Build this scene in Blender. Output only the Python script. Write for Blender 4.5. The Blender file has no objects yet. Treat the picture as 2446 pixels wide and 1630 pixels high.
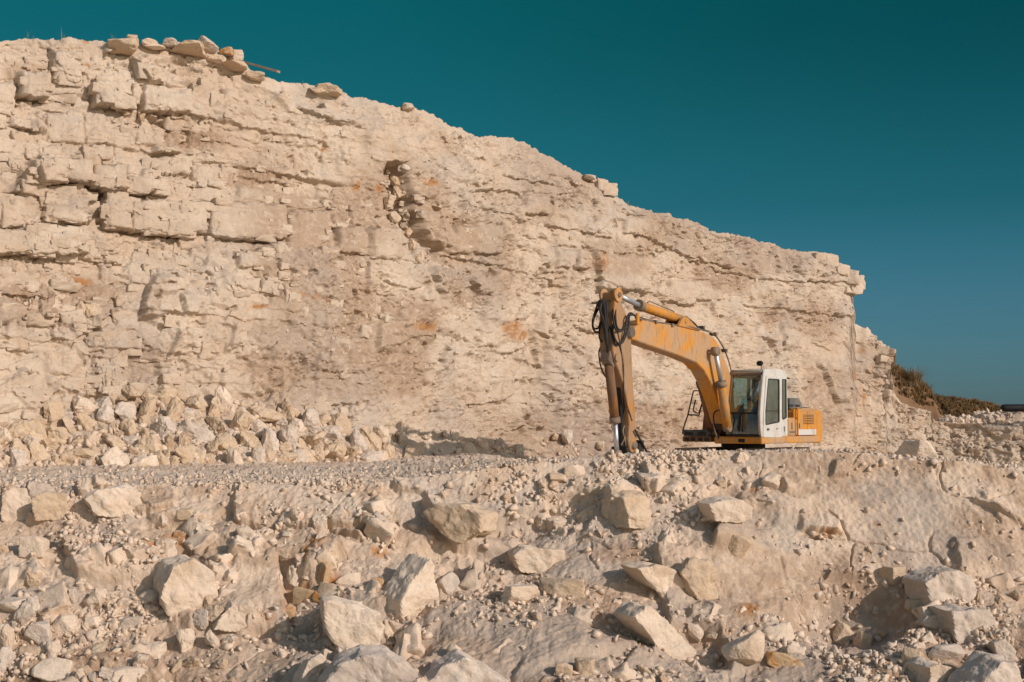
import bpy, bmesh, math, random
import numpy as np
from mathutils import Vector, Matrix, Euler, geometry

sc = bpy.context.scene
COL = sc.collection
# ------------------------------------------------------------------ camera, sky, sun
F = 3170.0; W0, H0 = 2446.0, 1630.0; HZ = 1010.0
PITCH = math.atan((HZ - H0 / 2) / F)
cam = bpy.data.cameras.new('camera'); camo = bpy.data.objects.new('camera', cam); COL.objects.link(camo)
cam.lens = 36.0 * F / W0; cam.sensor_width = 36.0; cam.clip_start = 0.1; cam.clip_end = 4500
camo.location = (0, 0, 0); camo.rotation_euler = (math.pi / 2 + PITCH, 0, 0)
sc.camera = camo
SUN_AZ, SUN_EL = math.radians(53), math.radians(26)
TOSUN = Vector((math.sin(SUN_AZ) * math.cos(SUN_EL), -math.cos(SUN_AZ) * math.cos(SUN_EL), math.sin(SUN_EL)))
sun = bpy.data.lights.new('sun', 'SUN'); suno = bpy.data.objects.new('sun', sun); COL.objects.link(suno)
sun.energy = 3.25; sun.angle = math.radians(0.5); sun.color = (1.0, 0.872, 0.79)
suno.rotation_euler = TOSUN.to_track_quat('Z', 'Y').to_euler()
suno.location = (30, -20, 30)
world = bpy.data.worlds.new('World'); sc.world = world; world.use_nodes = True
wn, wl = world.node_tree.nodes, world.node_tree.links
wn.clear()
def wnode(t, **k):
    n = wn.new(t)
    for a, b in k.items(): setattr(n, a, b)
    return n
w_out = wnode('ShaderNodeOutputWorld'); w_bg = wnode('ShaderNodeBackground'); w_bg.inputs['Strength'].default_value = 0.1
sky = wnode('ShaderNodeTexSky', sky_type='NISHITA'); sky.sun_disc = False
sky.sun_elevation = SUN_EL; sky.sun_rotation = math.pi - SUN_AZ
sky.air_density = 1.0; sky.dust_density = 0.6; sky.ozone_density = 2.0
w_tc = wnode('ShaderNodeTexCoord'); w_sep = wnode('ShaderNodeSeparateXYZ'); w_rmp = wnode('ShaderNodeValToRGB')
w_mul = wnode('ShaderNodeMix', data_type='RGBA', blend_type='MULTIPLY'); w_mul.inputs['Factor'].default_value = 1
wl.new(w_tc.outputs['Generated'], w_sep.inputs[0]); wl.new(w_sep.outputs['Z'], w_rmp.inputs[0])
els = w_rmp.color_ramp.elements
SKYR = [(0.0, (0.20, 0.345, 0.54)), (0.09, (0.155, 0.37, 0.47)), (0.16, (0.072, 0.372, 0.372)), (0.30, (0.03, 0.575, 0.445)), (0.5, (0.04, 0.62, 0.42)), (1.0, (0.3, 0.62, 0.5))]
while len(els) < len(SKYR): els.new(0.5)
for e, (p, c) in zip(els, SKYR): e.position = p; e.color = (*c, 1)
def wmath(op, a, b=None, c=None, clamp=False):
    n = wnode('ShaderNodeMath', operation=op); n.use_clamp = clamp
    for i, v in enumerate((a, b, c)):
        if v is None: continue
        if isinstance(v, (int, float)): n.inputs[i].default_value = v
        else: wl.new(v, n.inputs[i])
    return n.outputs[0]
def wmap(v, a, b):
    n = wnode('ShaderNodeMapRange', interpolation_type='SMOOTHSTEP'); wl.new(v, n.inputs[0]); n.inputs[1].default_value = a; n.inputs[2].default_value = b; return n.outputs[0]
def wmix(f, a, b, mode='MIX'):
    n = wnode('ShaderNodeMix', data_type='RGBA', blend_type=mode)
    for k, v in (('Factor', f), ('A', a), ('B', b)):
        if isinstance(v, (int, float)): n.inputs[k].default_value = v
        elif isinstance(v, tuple): n.inputs[k].default_value = (*v, 1)
        else: wl.new(v, n.inputs[k])
    return n.outputs['Result']
w_dot = wnode('ShaderNodeVectorMath', operation='DOT_PRODUCT'); wl.new(w_tc.outputs['Generated'], w_dot.inputs[0]); w_dot.inputs[1].default_value = TOSUN
dotv = w_dot.outputs['Value']
pol = wmath('MINIMUM', wmath('MULTIPLY_ADD', wmath('MULTIPLY', dotv, dotv), 0.95, 0.48), 0.68)     # the sky is deepest at right angles to the sun
polm = wmap(w_sep.outputs['Z'], 0.10, 0.30)
polf = wmath('ADD', wmath('MULTIPLY', pol, polm), wmath('SUBTRACT', 1.0, polm))
deep = wmix(1.0, w_rmp.outputs[0], polf, 'MULTIPLY')
sunside = wmath('MAXIMUM', wmap(dotv, -0.05, 0.45), wmap(w_sep.outputs['Z'], 0.36, 0.62))
tint = wmix(sunside, deep, (1.2, 1.08, 0.88))
wl.new(sky.outputs[0], w_mul.inputs['A']); wl.new(tint, w_mul.inputs['B'])
wl.new(w_mul.outputs['Result'], w_bg.inputs['Color']); wl.new(w_bg.outputs[0], w_out.inputs[0])
sc.view_settings.view_transform = 'Standard'; sc.view_settings.look = 'None'
sc.view_settings.exposure = 0.0; sc.view_settings.gamma = 1.0
sc.cycles.max_bounces = 6; sc.cycles.diffuse_bounces = 4; sc.cycles.transparent_max_bounces = 8

# ------------------------------------------------------------------ helpers
CP, SP = math.cos(PITCH), math.sin(PITCH)
def at(px, py, Y):
    """world point at depth Y seen at photo pixel (px, py); works on arrays"""
    a = (px - W0 / 2) / F; b = (H0 / 2 - py) / F
    k = Y / (CP - b * SP)
    return a * k, Y + 0 * k, (SP + b * CP) * k
def proj(x, y, z):
    d = y * CP + z * SP; h = -y * SP + z * CP
    return W0 / 2 + F * x / d, H0 / 2 - F * h / d

def tag(o, label=None, cat=None, group=None, kind=None):
    if label: o['label'] = label
    if cat: o['category'] = cat
    if group: o['group'] = group
    if kind: o['kind'] = kind
    return o
rngT = np.random.RandomState(7)
TAB = rngT.rand(64, 256, 256).astype(np.float32)
def vn(x, y, seed):
    T = TAB[seed % 64]
    xi = np.floor(x).astype(np.int64); yi = np.floor(y).astype(np.int64)
    fx = (x - xi); fy = (y - yi); fx = fx * fx * (3 - 2 * fx); fy = fy * fy * (3 - 2 * fy)
    a = T[yi & 255, xi & 255]; b = T[yi & 255, (xi + 1) & 255]
    c = T[(yi + 1) & 255, xi & 255]; d = T[(yi + 1) & 255, (xi + 1) & 255]
    return (a + (b - a) * fx) * (1 - fy) + (c + (d - c) * fx) * fy
def fbm(x, y, octv, seed, gain=0.5):
    r = 0; a = 1; t = 0
    for i in range(octv):
        r = r + a * (vn(x * 2 ** i + 17.3 * i, y * 2 ** i + 5.1 * i, seed + i) - 0.5) * 2; t += a; a *= gain
    return r / t
def hsh(ix, iy, seed): return TAB[seed % 64][iy & 255, ix & 255]
def facet(x, y, seed, tilt=1.0):
    """voronoi cells, each a randomly offset and tilted plane: returns height and distance to the border"""
    xi = np.floor(x).astype(np.int64); yi = np.floor(y).astype(np.int64)
    d1 = np.full(x.shape, 9.0); d2 = np.full(x.shape, 9.0); h = np.zeros(x.shape)
    for dy in (-1, 0, 1):
        for dx in (-1, 0, 1):
            cx = xi + dx; cy = yi + dy
            ox = cx + 0.1 + 0.8 * hsh(cx, cy, seed) - x; oy = cy + 0.1 + 0.8 * hsh(cx, cy, seed + 1) - y
            d = np.sqrt(ox * ox + oy * oy)
            hh = (hsh(cx, cy, seed + 2) - 0.5) - tilt * (ox * (hsh(cx, cy, seed + 3) - 0.5) + oy * (hsh(cx, cy, seed + 4) - 0.5))
            m = d < d1
            d2 = np.where(m, d1, np.minimum(d2, d)); h = np.where(m, hh, h); d1 = np.where(m, d, d1)
    return h, d2 - d1
def ss(a, b, x):
    t = np.clip((x - a) / (b - a), 0, 1); return t * t * (3 - 2 * t)
def grid_mesh(name, P, mat, attrs=None, parent=None, smooth=False):
    R, C = P.shape[:2]
    me = bpy.data.meshes.new(name)
    me.vertices.add(R * C); me.vertices.foreach_set('co', P.reshape(-1).astype(np.float32))
    i = np.arange(R * C).reshape(R, C)
    q = np.stack([i[:-1, :-1], i[:-1, 1:], i[1:, 1:], i[1:, :-1]], -1).reshape(-1, 4)
    n = len(q); me.loops.add(n * 4); me.loops.foreach_set('vertex_index', q.reshape(-1).astype(np.int32))
    me.polygons.add(n); me.polygons.foreach_set('loop_start', (np.arange(n) * 4).astype(np.int32))
    me.polygons.foreach_set('loop_total', np.full(n, 4, np.int32))
    if smooth: me.polygons.foreach_set('use_smooth', np.ones(n, bool))
    me.update(); me.validate()
    for k, v in (attrs or {}).items():
        a = me.attributes.new(k, 'FLOAT', 'POINT'); a.data.foreach_set('value', v.reshape(-1).astype(np.float32))
    me.materials.append(mat)
    o = bpy.data.objects.new(name, me); COL.objects.link(o); o.parent = parent
    return o

# ------------------------------------------------------------------ materials
def new_mat(name):
    m = bpy.data.materials.new(name); m.use_nodes = True
    nt = m.node_tree; nt.nodes.clear()
    out = nt.nodes.new('ShaderNodeOutputMaterial'); b = nt.nodes.new('ShaderNodeBsdfPrincipled')
    nt.links.new(b.outputs[0], out.inputs[0])
    return m, nt, b
def N(nt, t, **k):
    n = nt.nodes.new(t)
    for a, b in k.items(): setattr(n, a, b)
    return n
def noise(nt, vec, scale, detail=6, rough=0.6, dist=0.0):
    n = N(nt, 'ShaderNodeTexNoise'); n.inputs['Scale'].default_value = scale; n.inputs['Detail'].default_value = detail
    n.inputs['Roughness'].default_value = rough; n.inputs['Distortion'].default_value = dist
    if vec is not None: nt.links.new(vec, n.inputs['Vector'])
    return n.outputs['Fac']
def ramp(nt, fac, stops):
    r = N(nt, 'ShaderNodeValToRGB'); e = r.color_ramp.elements
    while len(e) < len(stops): e.new(0.5)
    for q, (p, c) in zip(e, stops): q.position = p; q.color = (*c, 1) if len(c) == 3 else c
    nt.links.new(fac, r.inputs[0]); return r.outputs[0]
def mix(nt, fac, a, b, mode='MIX'):
    m = N(nt, 'ShaderNodeMix', data_type='RGBA', blend_type=mode)
    for s, v in (('Factor', fac), ('A', a), ('B', b)):
        if isinstance(v, (int, float)): m.inputs[s].default_value = v
        elif isinstance(v, tuple): m.inputs[s].default_value = (*v, 1)
        else: nt.links.new(v, m.inputs[s])
    return m.outputs['Result']
def bump(nt, h, strength, dist, nrm=None):
    b = N(nt, 'ShaderNodeBump'); b.inputs['Strength'].default_value = strength; b.inputs['Distance'].default_value = dist
    nt.links.new(h, b.inputs['Height'])
    if nrm is not None: nt.links.new(nrm, b.inputs['Normal'])
    return b.outputs[0]
def mapped(nt, src, scale):
    m = N(nt, 'ShaderNodeMapping'); m.inputs['Scale'].default_value = scale; nt.links.new(src, m.inputs[0]); return m.outputs[0]

def limestone(name, base, light, tan, grey, use_attr=False, strata=True, obj=False, rust=0.0, tone=1.0, bumpd=0.03):
    m, nt, b = new_mat(name)
    tc = N(nt, 'ShaderNodeTexCoord').outputs['Object']
    if obj:
        inf = N(nt, 'ShaderNodeObjectInfo')
        add = N(nt, 'ShaderNodeVectorMath', operation='MULTIPLY_ADD')
        add.inputs[1].default_value = (1, 1, 1); nt.links.new(tc, add.inputs[0])
        sc_ = N(nt, 'ShaderNodeVectorMath', operation='SCALE'); sc_.inputs['Scale'].default_value = 37.0
        nt.links.new(inf.outputs['Random'], sc_.inputs[0]); nt.links.new(sc_.outputs[0], add.inputs[2]); tc = add.outputs[0]
    c = mix(nt, ramp(nt, noise(nt, tc, 0.45, 5, .6, .4), [(.38, (0, 0, 0)), (.62, (1, 1, 1))]), base, light)
    c = mix(nt, ramp(nt, noise(nt, tc, 0.9, 6, .62, .6), [(.52, (0, 0, 0)), (.70, (1, 1, 1))]), c, tan)
    c = mix(nt, ramp(nt, noise(nt, tc, 1.9, 7, .7, .3), [(.50, (0, 0, 0)), (.72, (.8, .8, .8))]), c, grey)
    if strata:
        st = noise(nt, mapped(nt, tc, (.25, .25, 5.0)), 1.6, 6, .7, .2)
        c = mix(nt, ramp(nt, st, [(.48, (0, 0, 0)), (.75, (.55, .55, .55))]), c, tan)
    fine = noise(nt, tc, 14, 8, .75)
    c = mix(nt, 0.55, c, ramp(nt, fine, [(.3, (.62, .60, .58)), (.5, (1, 1, 1)), (.75, (1.0, 1.0, 1.0))]), 'MULTIPLY')
    if use_attr:
        for an, col, amt in (('earth', (0.37, 0.25, 0.165), .9), ('rust', (0.43, 0.20, 0.07), .9), ('greyish', (0.43, 0.375, 0.325), .7)):
            at_ = N(nt, 'ShaderNodeAttribute'); at_.attribute_name = an
            mm = N(nt, 'ShaderNodeMath', operation='MULTIPLY'); nt.links.new(at_.outputs['Fac'], mm.inputs[0])
            nz = ramp(nt, noise(nt, tc, 5.0, 7, .7, .5), [(.30, (0, 0, 0)), (.52, (amt, amt, amt))])
            nt.links.new(nz, mm.inputs[1]); c = mix(nt, mm.outputs[0], c, col)
    if rust > 0:
        c = mix(nt, ramp(nt, noise(nt, tc, 5.0, 6, .7, .8), [(.62 - rust * .3, (0, 0, 0)), (.78 - rust * .3, (1, 1, 1))]), c, (0.46, 0.20, 0.05))
        c = mix(nt, ramp(nt, noise(nt, tc, 9.0, 6, .7, .8), [(.72 - rust * .2, (0, 0, 0)), (.85 - rust * .2, (.8, .8, .8))]), c, (0.17, 0.065, 0.025))
    if tone != 1.0: c = mix(nt, 1.0, c, (tone, tone, tone), 'MULTIPLY')
    nt.links.new(c, b.inputs['Base Color']); b.inputs['Roughness'].default_value = 0.92
    b.inputs['Specular IOR Level'].default_value = 0.15
    n1 = bump(nt, noise(nt, tc, 7, 9, .68, .4), 0.7, bumpd)
    n2 = bump(nt, noise(nt, tc, 40, 6, .7), 0.7, bumpd * .35, n1)
    nt.links.new(n2, b.inputs['Normal'])
    return m
M = {}
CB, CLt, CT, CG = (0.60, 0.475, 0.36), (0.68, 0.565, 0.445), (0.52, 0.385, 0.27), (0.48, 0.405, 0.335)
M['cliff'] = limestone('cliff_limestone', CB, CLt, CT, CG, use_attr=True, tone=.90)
M['ground'] = limestone('quarry_ground', (0.68, 0.53, 0.40), (0.75, 0.61, 0.475), (0.59, 0.43, 0.30), (0.56, 0.47, 0.385), use_attr=True, strata=False, bumpd=.036)  # extra light in the colour: paler than the cliff, which gets more sun
M['pale'] = limestone('pale_limestone', (0.68, 0.545, 0.425), (0.75, 0.625, 0.50), (0.60, 0.455, 0.32), (0.56, 0.49, 0.40), obj=True, strata=True, bumpd=.022)
M['grey'] = limestone('grey_limestone', (0.57, 0.48, 0.40), (0.68, 0.58, 0.485), (0.52, 0.41, 0.315), (0.42, 0.375, 0.33), obj=True, strata=True, bumpd=.022)
M['tan'] = limestone('tan_limestone', (0.58, 0.44, 0.305), (0.66, 0.52, 0.375), (0.48, 0.335, 0.215), (0.47, 0.395, 0.31), obj=True, strata=True, bumpd=.022)
M['rust'] = limestone('rust_limestone', (0.50, 0.36, 0.22), (0.58, 0.44, 0.28), (0.45, 0.24, 0.09), (0.42, 0.33, 0.24), obj=True, rust=0.42, bumpd=.022)
M['gravel'] = limestone('loose_stone', (0.66, 0.515, 0.385), (0.74, 0.60, 0.47), (0.55, 0.40, 0.28), (0.55, 0.46, 0.385), strata=False, bumpd=.006)
M['earth'] = limestone('brown_earth', (0.21, 0.12, 0.065), (0.28, 0.175, 0.10), (0.15, 0.08, 0.04), (0.24, 0.17, 0.12), strata=False)

def paint(name, col, dust=(0.42, 0.29, 0.185), amount=0.5, rough=0.5, metal=0.0, scale=1.6, dark=True, bump_s=0.1):
    m, nt, b = new_mat(name)
    tc = N(nt, 'ShaderNodeTexCoord').outputs['Object']
    f = noise(nt, tc, scale, 7, .65, .6)
    lo = 0.62 - amount * .35
    k = ramp(nt, f, [(lo, (0, 0, 0)), (lo + .16, (.9, .9, .9))])
    c = mix(nt, k, col, dust)
    if dark:
        g = ramp(nt, noise(nt, mapped(nt, tc, (4, 4, 1)), 2.4, 8, .75, .4), [(.52, (0, 0, 0)), (.70, (.8, .8, .8))])
        c = mix(nt, g, c, tuple(x * .35 for x in dust))
    nt.links.new(c, b.inputs['Base Color'])
    r = ramp(nt, f, [(.3, (rough, rough, rough)), (.7, (.9, .9, .9))]); nt.links.new(r, b.inputs['Roughness'])
    b.inputs['Metallic'].default_value = metal; b.inputs['Specular IOR Level'].default_value = 0.35
    nt.links.new(bump(nt, noise(nt, tc, 7, 6, .6), bump_s, .01), b.inputs['Normal'])
    return m
YEL = (0.60, 0.25, 0.025)
M['yellow'] = paint('yellow_paint', YEL, dust=(0.42, 0.24, 0.11), amount=.5)
M['yellow_dusty'] = paint('dusty_yellow_paint', YEL, dust=(0.44, 0.29, 0.17), amount=.62, rough=.6, scale=.8)
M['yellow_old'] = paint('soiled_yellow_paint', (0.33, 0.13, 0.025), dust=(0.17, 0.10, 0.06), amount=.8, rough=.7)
M['yellow_arm'] = paint('worn_arm_paint', (0.50, 0.20, 0.025), dust=(0.33, 0.22, 0.135), amount=.8, rough=.65, scale=1.0)
M['white'] = paint('white_paint', (0.58, 0.565, 0.53), dust=(0.46, 0.40, 0.33), amount=.45, rough=.4, dark=False)
M['grey_frame'] = paint('cab_front_frame', (0.19, 0.14, 0.11), dust=(0.30, 0.24, 0.19), amount=.6, rough=.6)
M['black'] = paint('black_rubber', (0.018, 0.016, 0.015), dust=(0.05, 0.036, 0.025), amount=.3, rough=.45, scale=6, dark=False)
M['hose'] = paint('hose_rubber', (0.022, 0.02, 0.02), dust=(0.06, 0.045, 0.033), amount=.3, rough=.4, scale=5, dark=False)
M['steel'] = paint('chrome_rod', (0.55, 0.57, 0.60), dust=(0.35, 0.33, 0.30), amount=.2, rough=.18, metal=1.0, dark=False)
M['dirty_steel'] = paint('dirty_steel', (0.13, 0.10, 0.08), dust=(0.30, 0.22, 0.15), amount=.6, rough=.6)
M['dark_grey'] = paint('dark_grey_plastic', (0.075, 0.085, 0.09), dust=(0.17, 0.16, 0.14), amount=.5, rough=.5, dark=False)
M['seat'] = paint('seat_fabric', (0.03, 0.045, 0.05), dust=(0.09, 0.09, 0.08), amount=.3, rough=.8, dark=False)
M['beige'] = paint('cab_trim', (0.30, 0.27, 0.21), dust=(0.2, 0.17, 0.13), amount=.4, rough=.7, dark=False)
M['mark'] = paint('grey_marking', (0.16, 0.15, 0.14), dust=(0.3, 0.26, 0.2), amount=.3, rough=.6, dark=False)
M['wood'] = paint('weathered_wood', (0.33, 0.24, 0.17), dust=(0.42, 0.33, 0.25), amount=.6, rough=.9, scale=6)
M['pipe'] = paint('black_plastic_pipe', (0.006, 0.006, 0.007), dust=(0.02, 0.02, 0.02), amount=.3, rough=.5, dark=False)
def glass_mat():
    m = bpy.data.materials.new('window_glass'); m.use_nodes = True; nt = m.node_tree; nt.nodes.clear()
    out = N(nt, 'ShaderNodeOutputMaterial'); tr = N(nt, 'ShaderNodeBsdfTransparent'); gl = N(nt, 'ShaderNodeBsdfGlossy')
    tr.inputs[0].default_value = (0.36, 0.60, 0.66, 1); gl.inputs['Roughness'].default_value = 0.04; gl.inputs[0].default_value = (.9, .95, 1, 1)
    fr = N(nt, 'ShaderNodeFresnel'); fr.inputs[0].default_value = 1.65; mx = N(nt, 'ShaderNodeMixShader')
    mu = N(nt, 'ShaderNodeMath', operation='MULTIPLY_ADD'); mu.inputs[1].default_value = 1.2; mu.inputs[2].default_value = 0.05; mu.use_clamp = True
    nt.links.new(fr.outputs[0], mu.inputs[0]); nt.links.new(mu.outputs[0], mx.inputs[0]); nt.links.new(tr.outputs[0], mx.inputs[1]); nt.links.new(gl.outputs[0], mx.inputs[2])
    # dusty film
    df = N(nt, 'ShaderNodeBsdfDiffuse'); df.inputs[0].default_value = (.45, .42, .36, 1); m2 = N(nt, 'ShaderNodeMixShader')
    tc = N(nt, 'ShaderNodeTexCoord').outputs['Object']
    k = ramp(nt, noise(nt, tc, 3, 6, .6), [(.35, (.02, .02, .02)), (.75, (.12, .12, .12))])
    nt.links.new(k, m2.inputs[0]); nt.links.new(mx.outputs[0], m2.inputs[1]); nt.links.new(df.outputs[0], m2.inputs[2])
    nt.links.new(m2.outputs[0], out.inputs[0]); return m
M['glass'] = glass_mat()
def grass_mat(name, c1, c2):
    m, nt, b = new_mat(name)
    tc = N(nt, 'ShaderNodeTexCoord').outputs['Object']
    c = mix(nt, ramp(nt, noise(nt, tc, 1.4, 4, .6), [(.35, (0, 0, 0)), (.65, (1, 1, 1))]), c1, c2)
    nt.links.new(c, b.inputs['Base Color']); b.inputs['Roughness'].default_value = .9; return m
M['drygrass'] = grass_mat('dry_grass', (0.30, 0.17, 0.065), (0.17, 0.115, 0.05))
M['scrub'] = grass_mat('dry_scrub', (0.22, 0.155, 0.08), (0.33, 0.235, 0.13))

# ------------------------------------------------------------------ terrain: quarry face
D2F = W0 / 2353.0
def curve(pts, scale=D2F):
    a = np.array(pts, float) * scale
    return lambda u: np.interp(u, a[:, 0], a[:, 1])
CREST = curve([(-260, 80), (0, 92), (60, 90), (130, 90), (190, 90), (240, 97), (262, 104), (300, 104), (345, 98), (400, 98), (440, 100), (465, 100), (490, 110), (510, 122), (555, 138), (575, 158),
               (600, 176), (640, 187), (700, 194), (735, 200), (785, 212), (800, 222), (860, 232), (920, 245), (960, 250), (1000, 268), (1040, 294), (1100, 312),
               (1170, 318), (1215, 330), (1240, 347), (1300, 380), (1340, 402), (1385, 417), (1403, 432), (1407, 450), (1470, 480), (1540, 497), (1600, 510), (1640, 530),
               (1700, 540), (1760, 557), (1830, 577), (1880, 582), (1920, 602), (1946, 627), (1952, 655), (1954, 690), (1960, 745), (1990, 758), (2012, 786), (2033, 794),
               (2037, 850), (2060, 915), (2078, 932), (2140, 945), (2145, 968), (2240, 975), (2353, 982), (2600, 990)])
FOOT = curve([(-260, 1070), (0, 1066), (400, 1062), (800, 1052), (1000, 1048), (1200, 1045), (1400, 1060), (1600, 1095), (2600, 1120)])
YB_PTS = np.array([(-270, 26.5), (0, 29), (400, 31), (885, 35), (1130, 38.8), (1500, 44.5), (1970, 53), (2150, 57), (2300, 57), (2446, 56), (2700, 54)], float)
def smooth_curve(pts, u):
    # gently rounded linear interpolation
    r = 0
    for k in (-120, -60, 0, 60, 120): r = r + np.interp(u + k, pts[:, 0], pts[:, 1])
    return r / 5
def YB(u): return smooth_curve(YB_PTS, u)
LEAN = 0.30
NU, NV, NP = 1500, 560, 46
U = np.linspace(-240, 2660, NU)
V = np.linspace(0, 1, NV)
u2 = np.repeat(U[None, :], NV, 0)
crest_n = CREST(U) + 5 * fbm(U / 26, U * 0 + 3.3, 4, 5)
yy = (FOOT(U) + 14)[None, :] * (1 - V[:, None]) + crest_n[None, :] * V[:, None]
kz = (HZ - yy) / F
Yd = (YB(u2) + LEAN * 0.9) / (1 - LEAN * kz)
X_, Y_, Z_ = at(u2, yy, Yd)
bx, by, bz = at(U, FOOT(U), YB(U))
S = np.concatenate([[0], np.cumsum(np.hypot(np.diff(bx), np.diff(by)))])
tx = np.gradient(bx, S); ty = np.gradient(by, S)
ker = np.ones(61) / 61
tx = np.convolve(np.pad(tx, 30, 'edge'), ker, 'valid'); ty = np.convolve(np.pad(ty, 30, 'edge'), ker, 'valid')
ln = np.hypot(tx, ty); nx = ty / ln; ny = -tx / ln       # outward, towards the camera and the right
s2 = np.repeat(S[None, :], NV, 0) ; z2 = Z_
zb = z2 + 0.035 * s2
sw = s2 + .35 * fbm(s2 / 1.3, z2 / 1.3, 4, 9); zw = zb + .12 * fbm(s2 / 3.0, z2 / 1.5, 3, 13); zl = zb + .05 * fbm(s2 / 1.6, z2 / .9, 4, 13)
rs = np.random.RandomState(21)
bnd = np.cumsum(rs.choice([.22, .35, .5, .75, .95, 1.1], 40)) - 3.5
li = np.searchsorted(bnd, zl); li_ = np.clip(li, 1, 39)
dz = np.minimum(zl - bnd[li_ - 1], bnd[np.clip(li_, 0, 39)] - zl)
lw = 0.7 + 1.9 * hsh(li, li * 0 + 5, 31)
bxk = sw / lw + 13.7 * hsh(li, li * 0 + 9, 32)
bi = np.floor(bxk).astype(np.int64); fr_ = bxk - bi
jit = .25 * hsh(bi, li, 33); de = np.minimum(np.abs(fr_ - jit), np.abs(1 + .25 * hsh(bi + 1, li, 33) - fr_)) * lw
bi = np.where(fr_ < jit, bi - 1, bi)
block = hsh(bi, li, 34) - .5; layer = hsh(li, li * 0 + 2, 35) - .5
blk_m = ss(.45, .62, vn(s2 / 5.5 + 3, z2 / 2.6, 40) * .75 + .25 * ss(3.5, 0, np.abs(z2 - 5)) )      # where massive blocks show
blk_m = np.clip(blk_m * ss(2300, 300, u2) + ss(1250, 300, u2) * ss(620, 480, yy) * .7, 0, 1) * (0.35 + .65 * ss(760, 620, yy))
d = .55 * fbm(s2 / 5, z2 / 3.2, 3, 3) + (.06 + .18 * ss(900, 300, u2)) * layer + blk_m * (.26 * block)
crk = ss(.05, .0, dz) * ss(.54, .66, vn(s2 / .9, zb * 0 + li * 3.7, 44))
d -= .10 * crk * (0.2 + .8 * blk_m)
crv = ss(.035, .0, de) * ss(.5, .66, vn(s2 * .8 + li * 1.7, z2 * .8, 46)); d -= .12 * crv * blk_m
h1, e1 = facet(sw / 1.5, zw / .9, 10, 1.2); h2, e2 = facet(sw / .55 + 31, zw / .38 + 7, 15, 1.3)
h3, e3 = facet(s2 / .23 + 71, z2 / .19 + 7, 20, 1.4); h4, e4 = facet(s2 / .10 + 71, z2 / .085 + 7, 25, 1.3)
rough = (.45 + .85 * vn(s2 / 2.3, z2 / 1.5, 48)) * (1 - .50 * blk_m)
h5, e5 = facet(s2 / .28 + 11, z2 / .85 + 3, 30, 1.5)
low = ss(560, 700, yy)
fine_m = .15 + .95 * ss(.42, .60, vn(s2 / 1.1 + 40, z2 / .7, 62) * .6 + .4 * vn(s2 / .35, z2 / .25, 61))
d += .20 * h1 * rough + .14 * h2 * rough + low * .10 * h5 * rough
for ax, kk in ((0, 3), (1, 9)):
    kn = np.hanning(kk + 2)[1:-1]; kn /= kn.sum()
    d = np.apply_along_axis(lambda c: np.convolve(np.pad(c, kk // 2, 'edge'), kn, 'valid'), ax, d)
dfn = .075 * h3 * (rough + .1) * fine_m + .045 * h4 * (.35 + rough) * fine_m
# thin beds
tb1 = hsh(np.floor(zl / .085).astype(np.int64), np.floor(s2 / 1.7 + hsh(np.floor(zl / .085).astype(np.int64), li * 0, 3) * 9).astype(np.int64), 5) - .5
dfn = dfn + .035 * tb1 * ss(.35, .6, vn(s2 / 2.6 + 7, z2 / 1.0, 60))
att = np.ones_like(d); dfn = dfn + .05 * fbm(s2 / .45, z2 / .2, 4, 50) + .04 * fine_m * fbm(s2 / .12, z2 / .10, 3, 52)
pits = fbm(s2 / .30 + 5, z2 / .22, 3, 57); dfn = dfn - .11 * ss(.22, .55, pits) * (.3 + ss(.35, .65, vn(s2 / 1.6, z2 / 1.1, 58)))
# vertical gullies low on the face
d += low * .09 * fbm(s2 / .45, z2 / 2.5, 3, 54)
def seg_field(poly, u, y):
    """signed dy to a polyline run left to right, and mask of its span"""
    p = np.array(poly, float)
    yl = np.interp(u, p[:, 0], p[:, 1]); m = ss(p[0, 0] - 6, p[0, 0] + 6, u) * ss(p[-1, 0] + 6, p[-1, 0] - 6, u)
    return y - yl, m
LEDGES = [([(84, 428), (140, 434), (207, 448), (242, 464), (358, 466)], .55, 70), ([(251, 539), (281, 548), (347, 553), (449, 560), (491, 555)], .36, 80),
          ([(495, 562), (568, 574), (666, 572)], .22, 90), ([(88, 522), (193, 537)], .2, 60), ([(-60, 606), (0, 612), (133, 618), (189, 603)], .42, 60),
          ([(351, 260), (386, 271), (449, 274)], .3, 45), ([(358, 277), (386, 287), (442, 281)], .2, 14), ([(40, 236), (109, 243)], .45, 65), ([(242, 244), (302, 257)], .25, 50),
          ([(372, 362), (435, 367)], .22, 30), ([(379, 415), (456, 417)], .22, 40), ([(207, 383), (270, 399)], .14, 20), ([(249, 127), (316, 122)], .5, 30), ([(395, 122), (490, 128)], .25, 24),
          ([(1127, 496), (1234, 525)], .16, 20), ([(1288, 540), (1344, 546), (1449, 573)], .2, 30), ([(1324, 463), (1362, 465)], .15, 20), ([(1395, 597), (1430, 606)], .2, 26),
          ([(1425, 671), (1500, 695), (1545, 703)], .26, 40), ([(1579, 717), (1663, 731)], .34, 40), ([(830, 603), (871, 612), (928, 624)], .16, 60), ([(1065, 606), (1100, 606)], .22, 50),
          ([(1560, 800), (1640, 806)], .12, 20), ([(1700, 640), (1860, 672), (2040, 676)], .2, 40), ([(1780, 730), (1960, 748), (2060, 760)], .16, 30), ([(1500, 560), (1640, 610), (1760, 640)], .2, 30),
          ([(560, 420), (700, 436)], .1, 20), ([(700, 260), (820, 300)], .14, 24), ([(0, 700), (120, 712)], .14, 24), ([(640, 330), (760, 352)], .1, 16), ([(1180, 420), (1300, 440)], .15, 22),
          ([(20, 300), (90, 318)], .25, 28), ([(120, 180), (190, 186)], .25, 34), ([(930, 470), (1010, 478)], .1, 24)]
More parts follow.
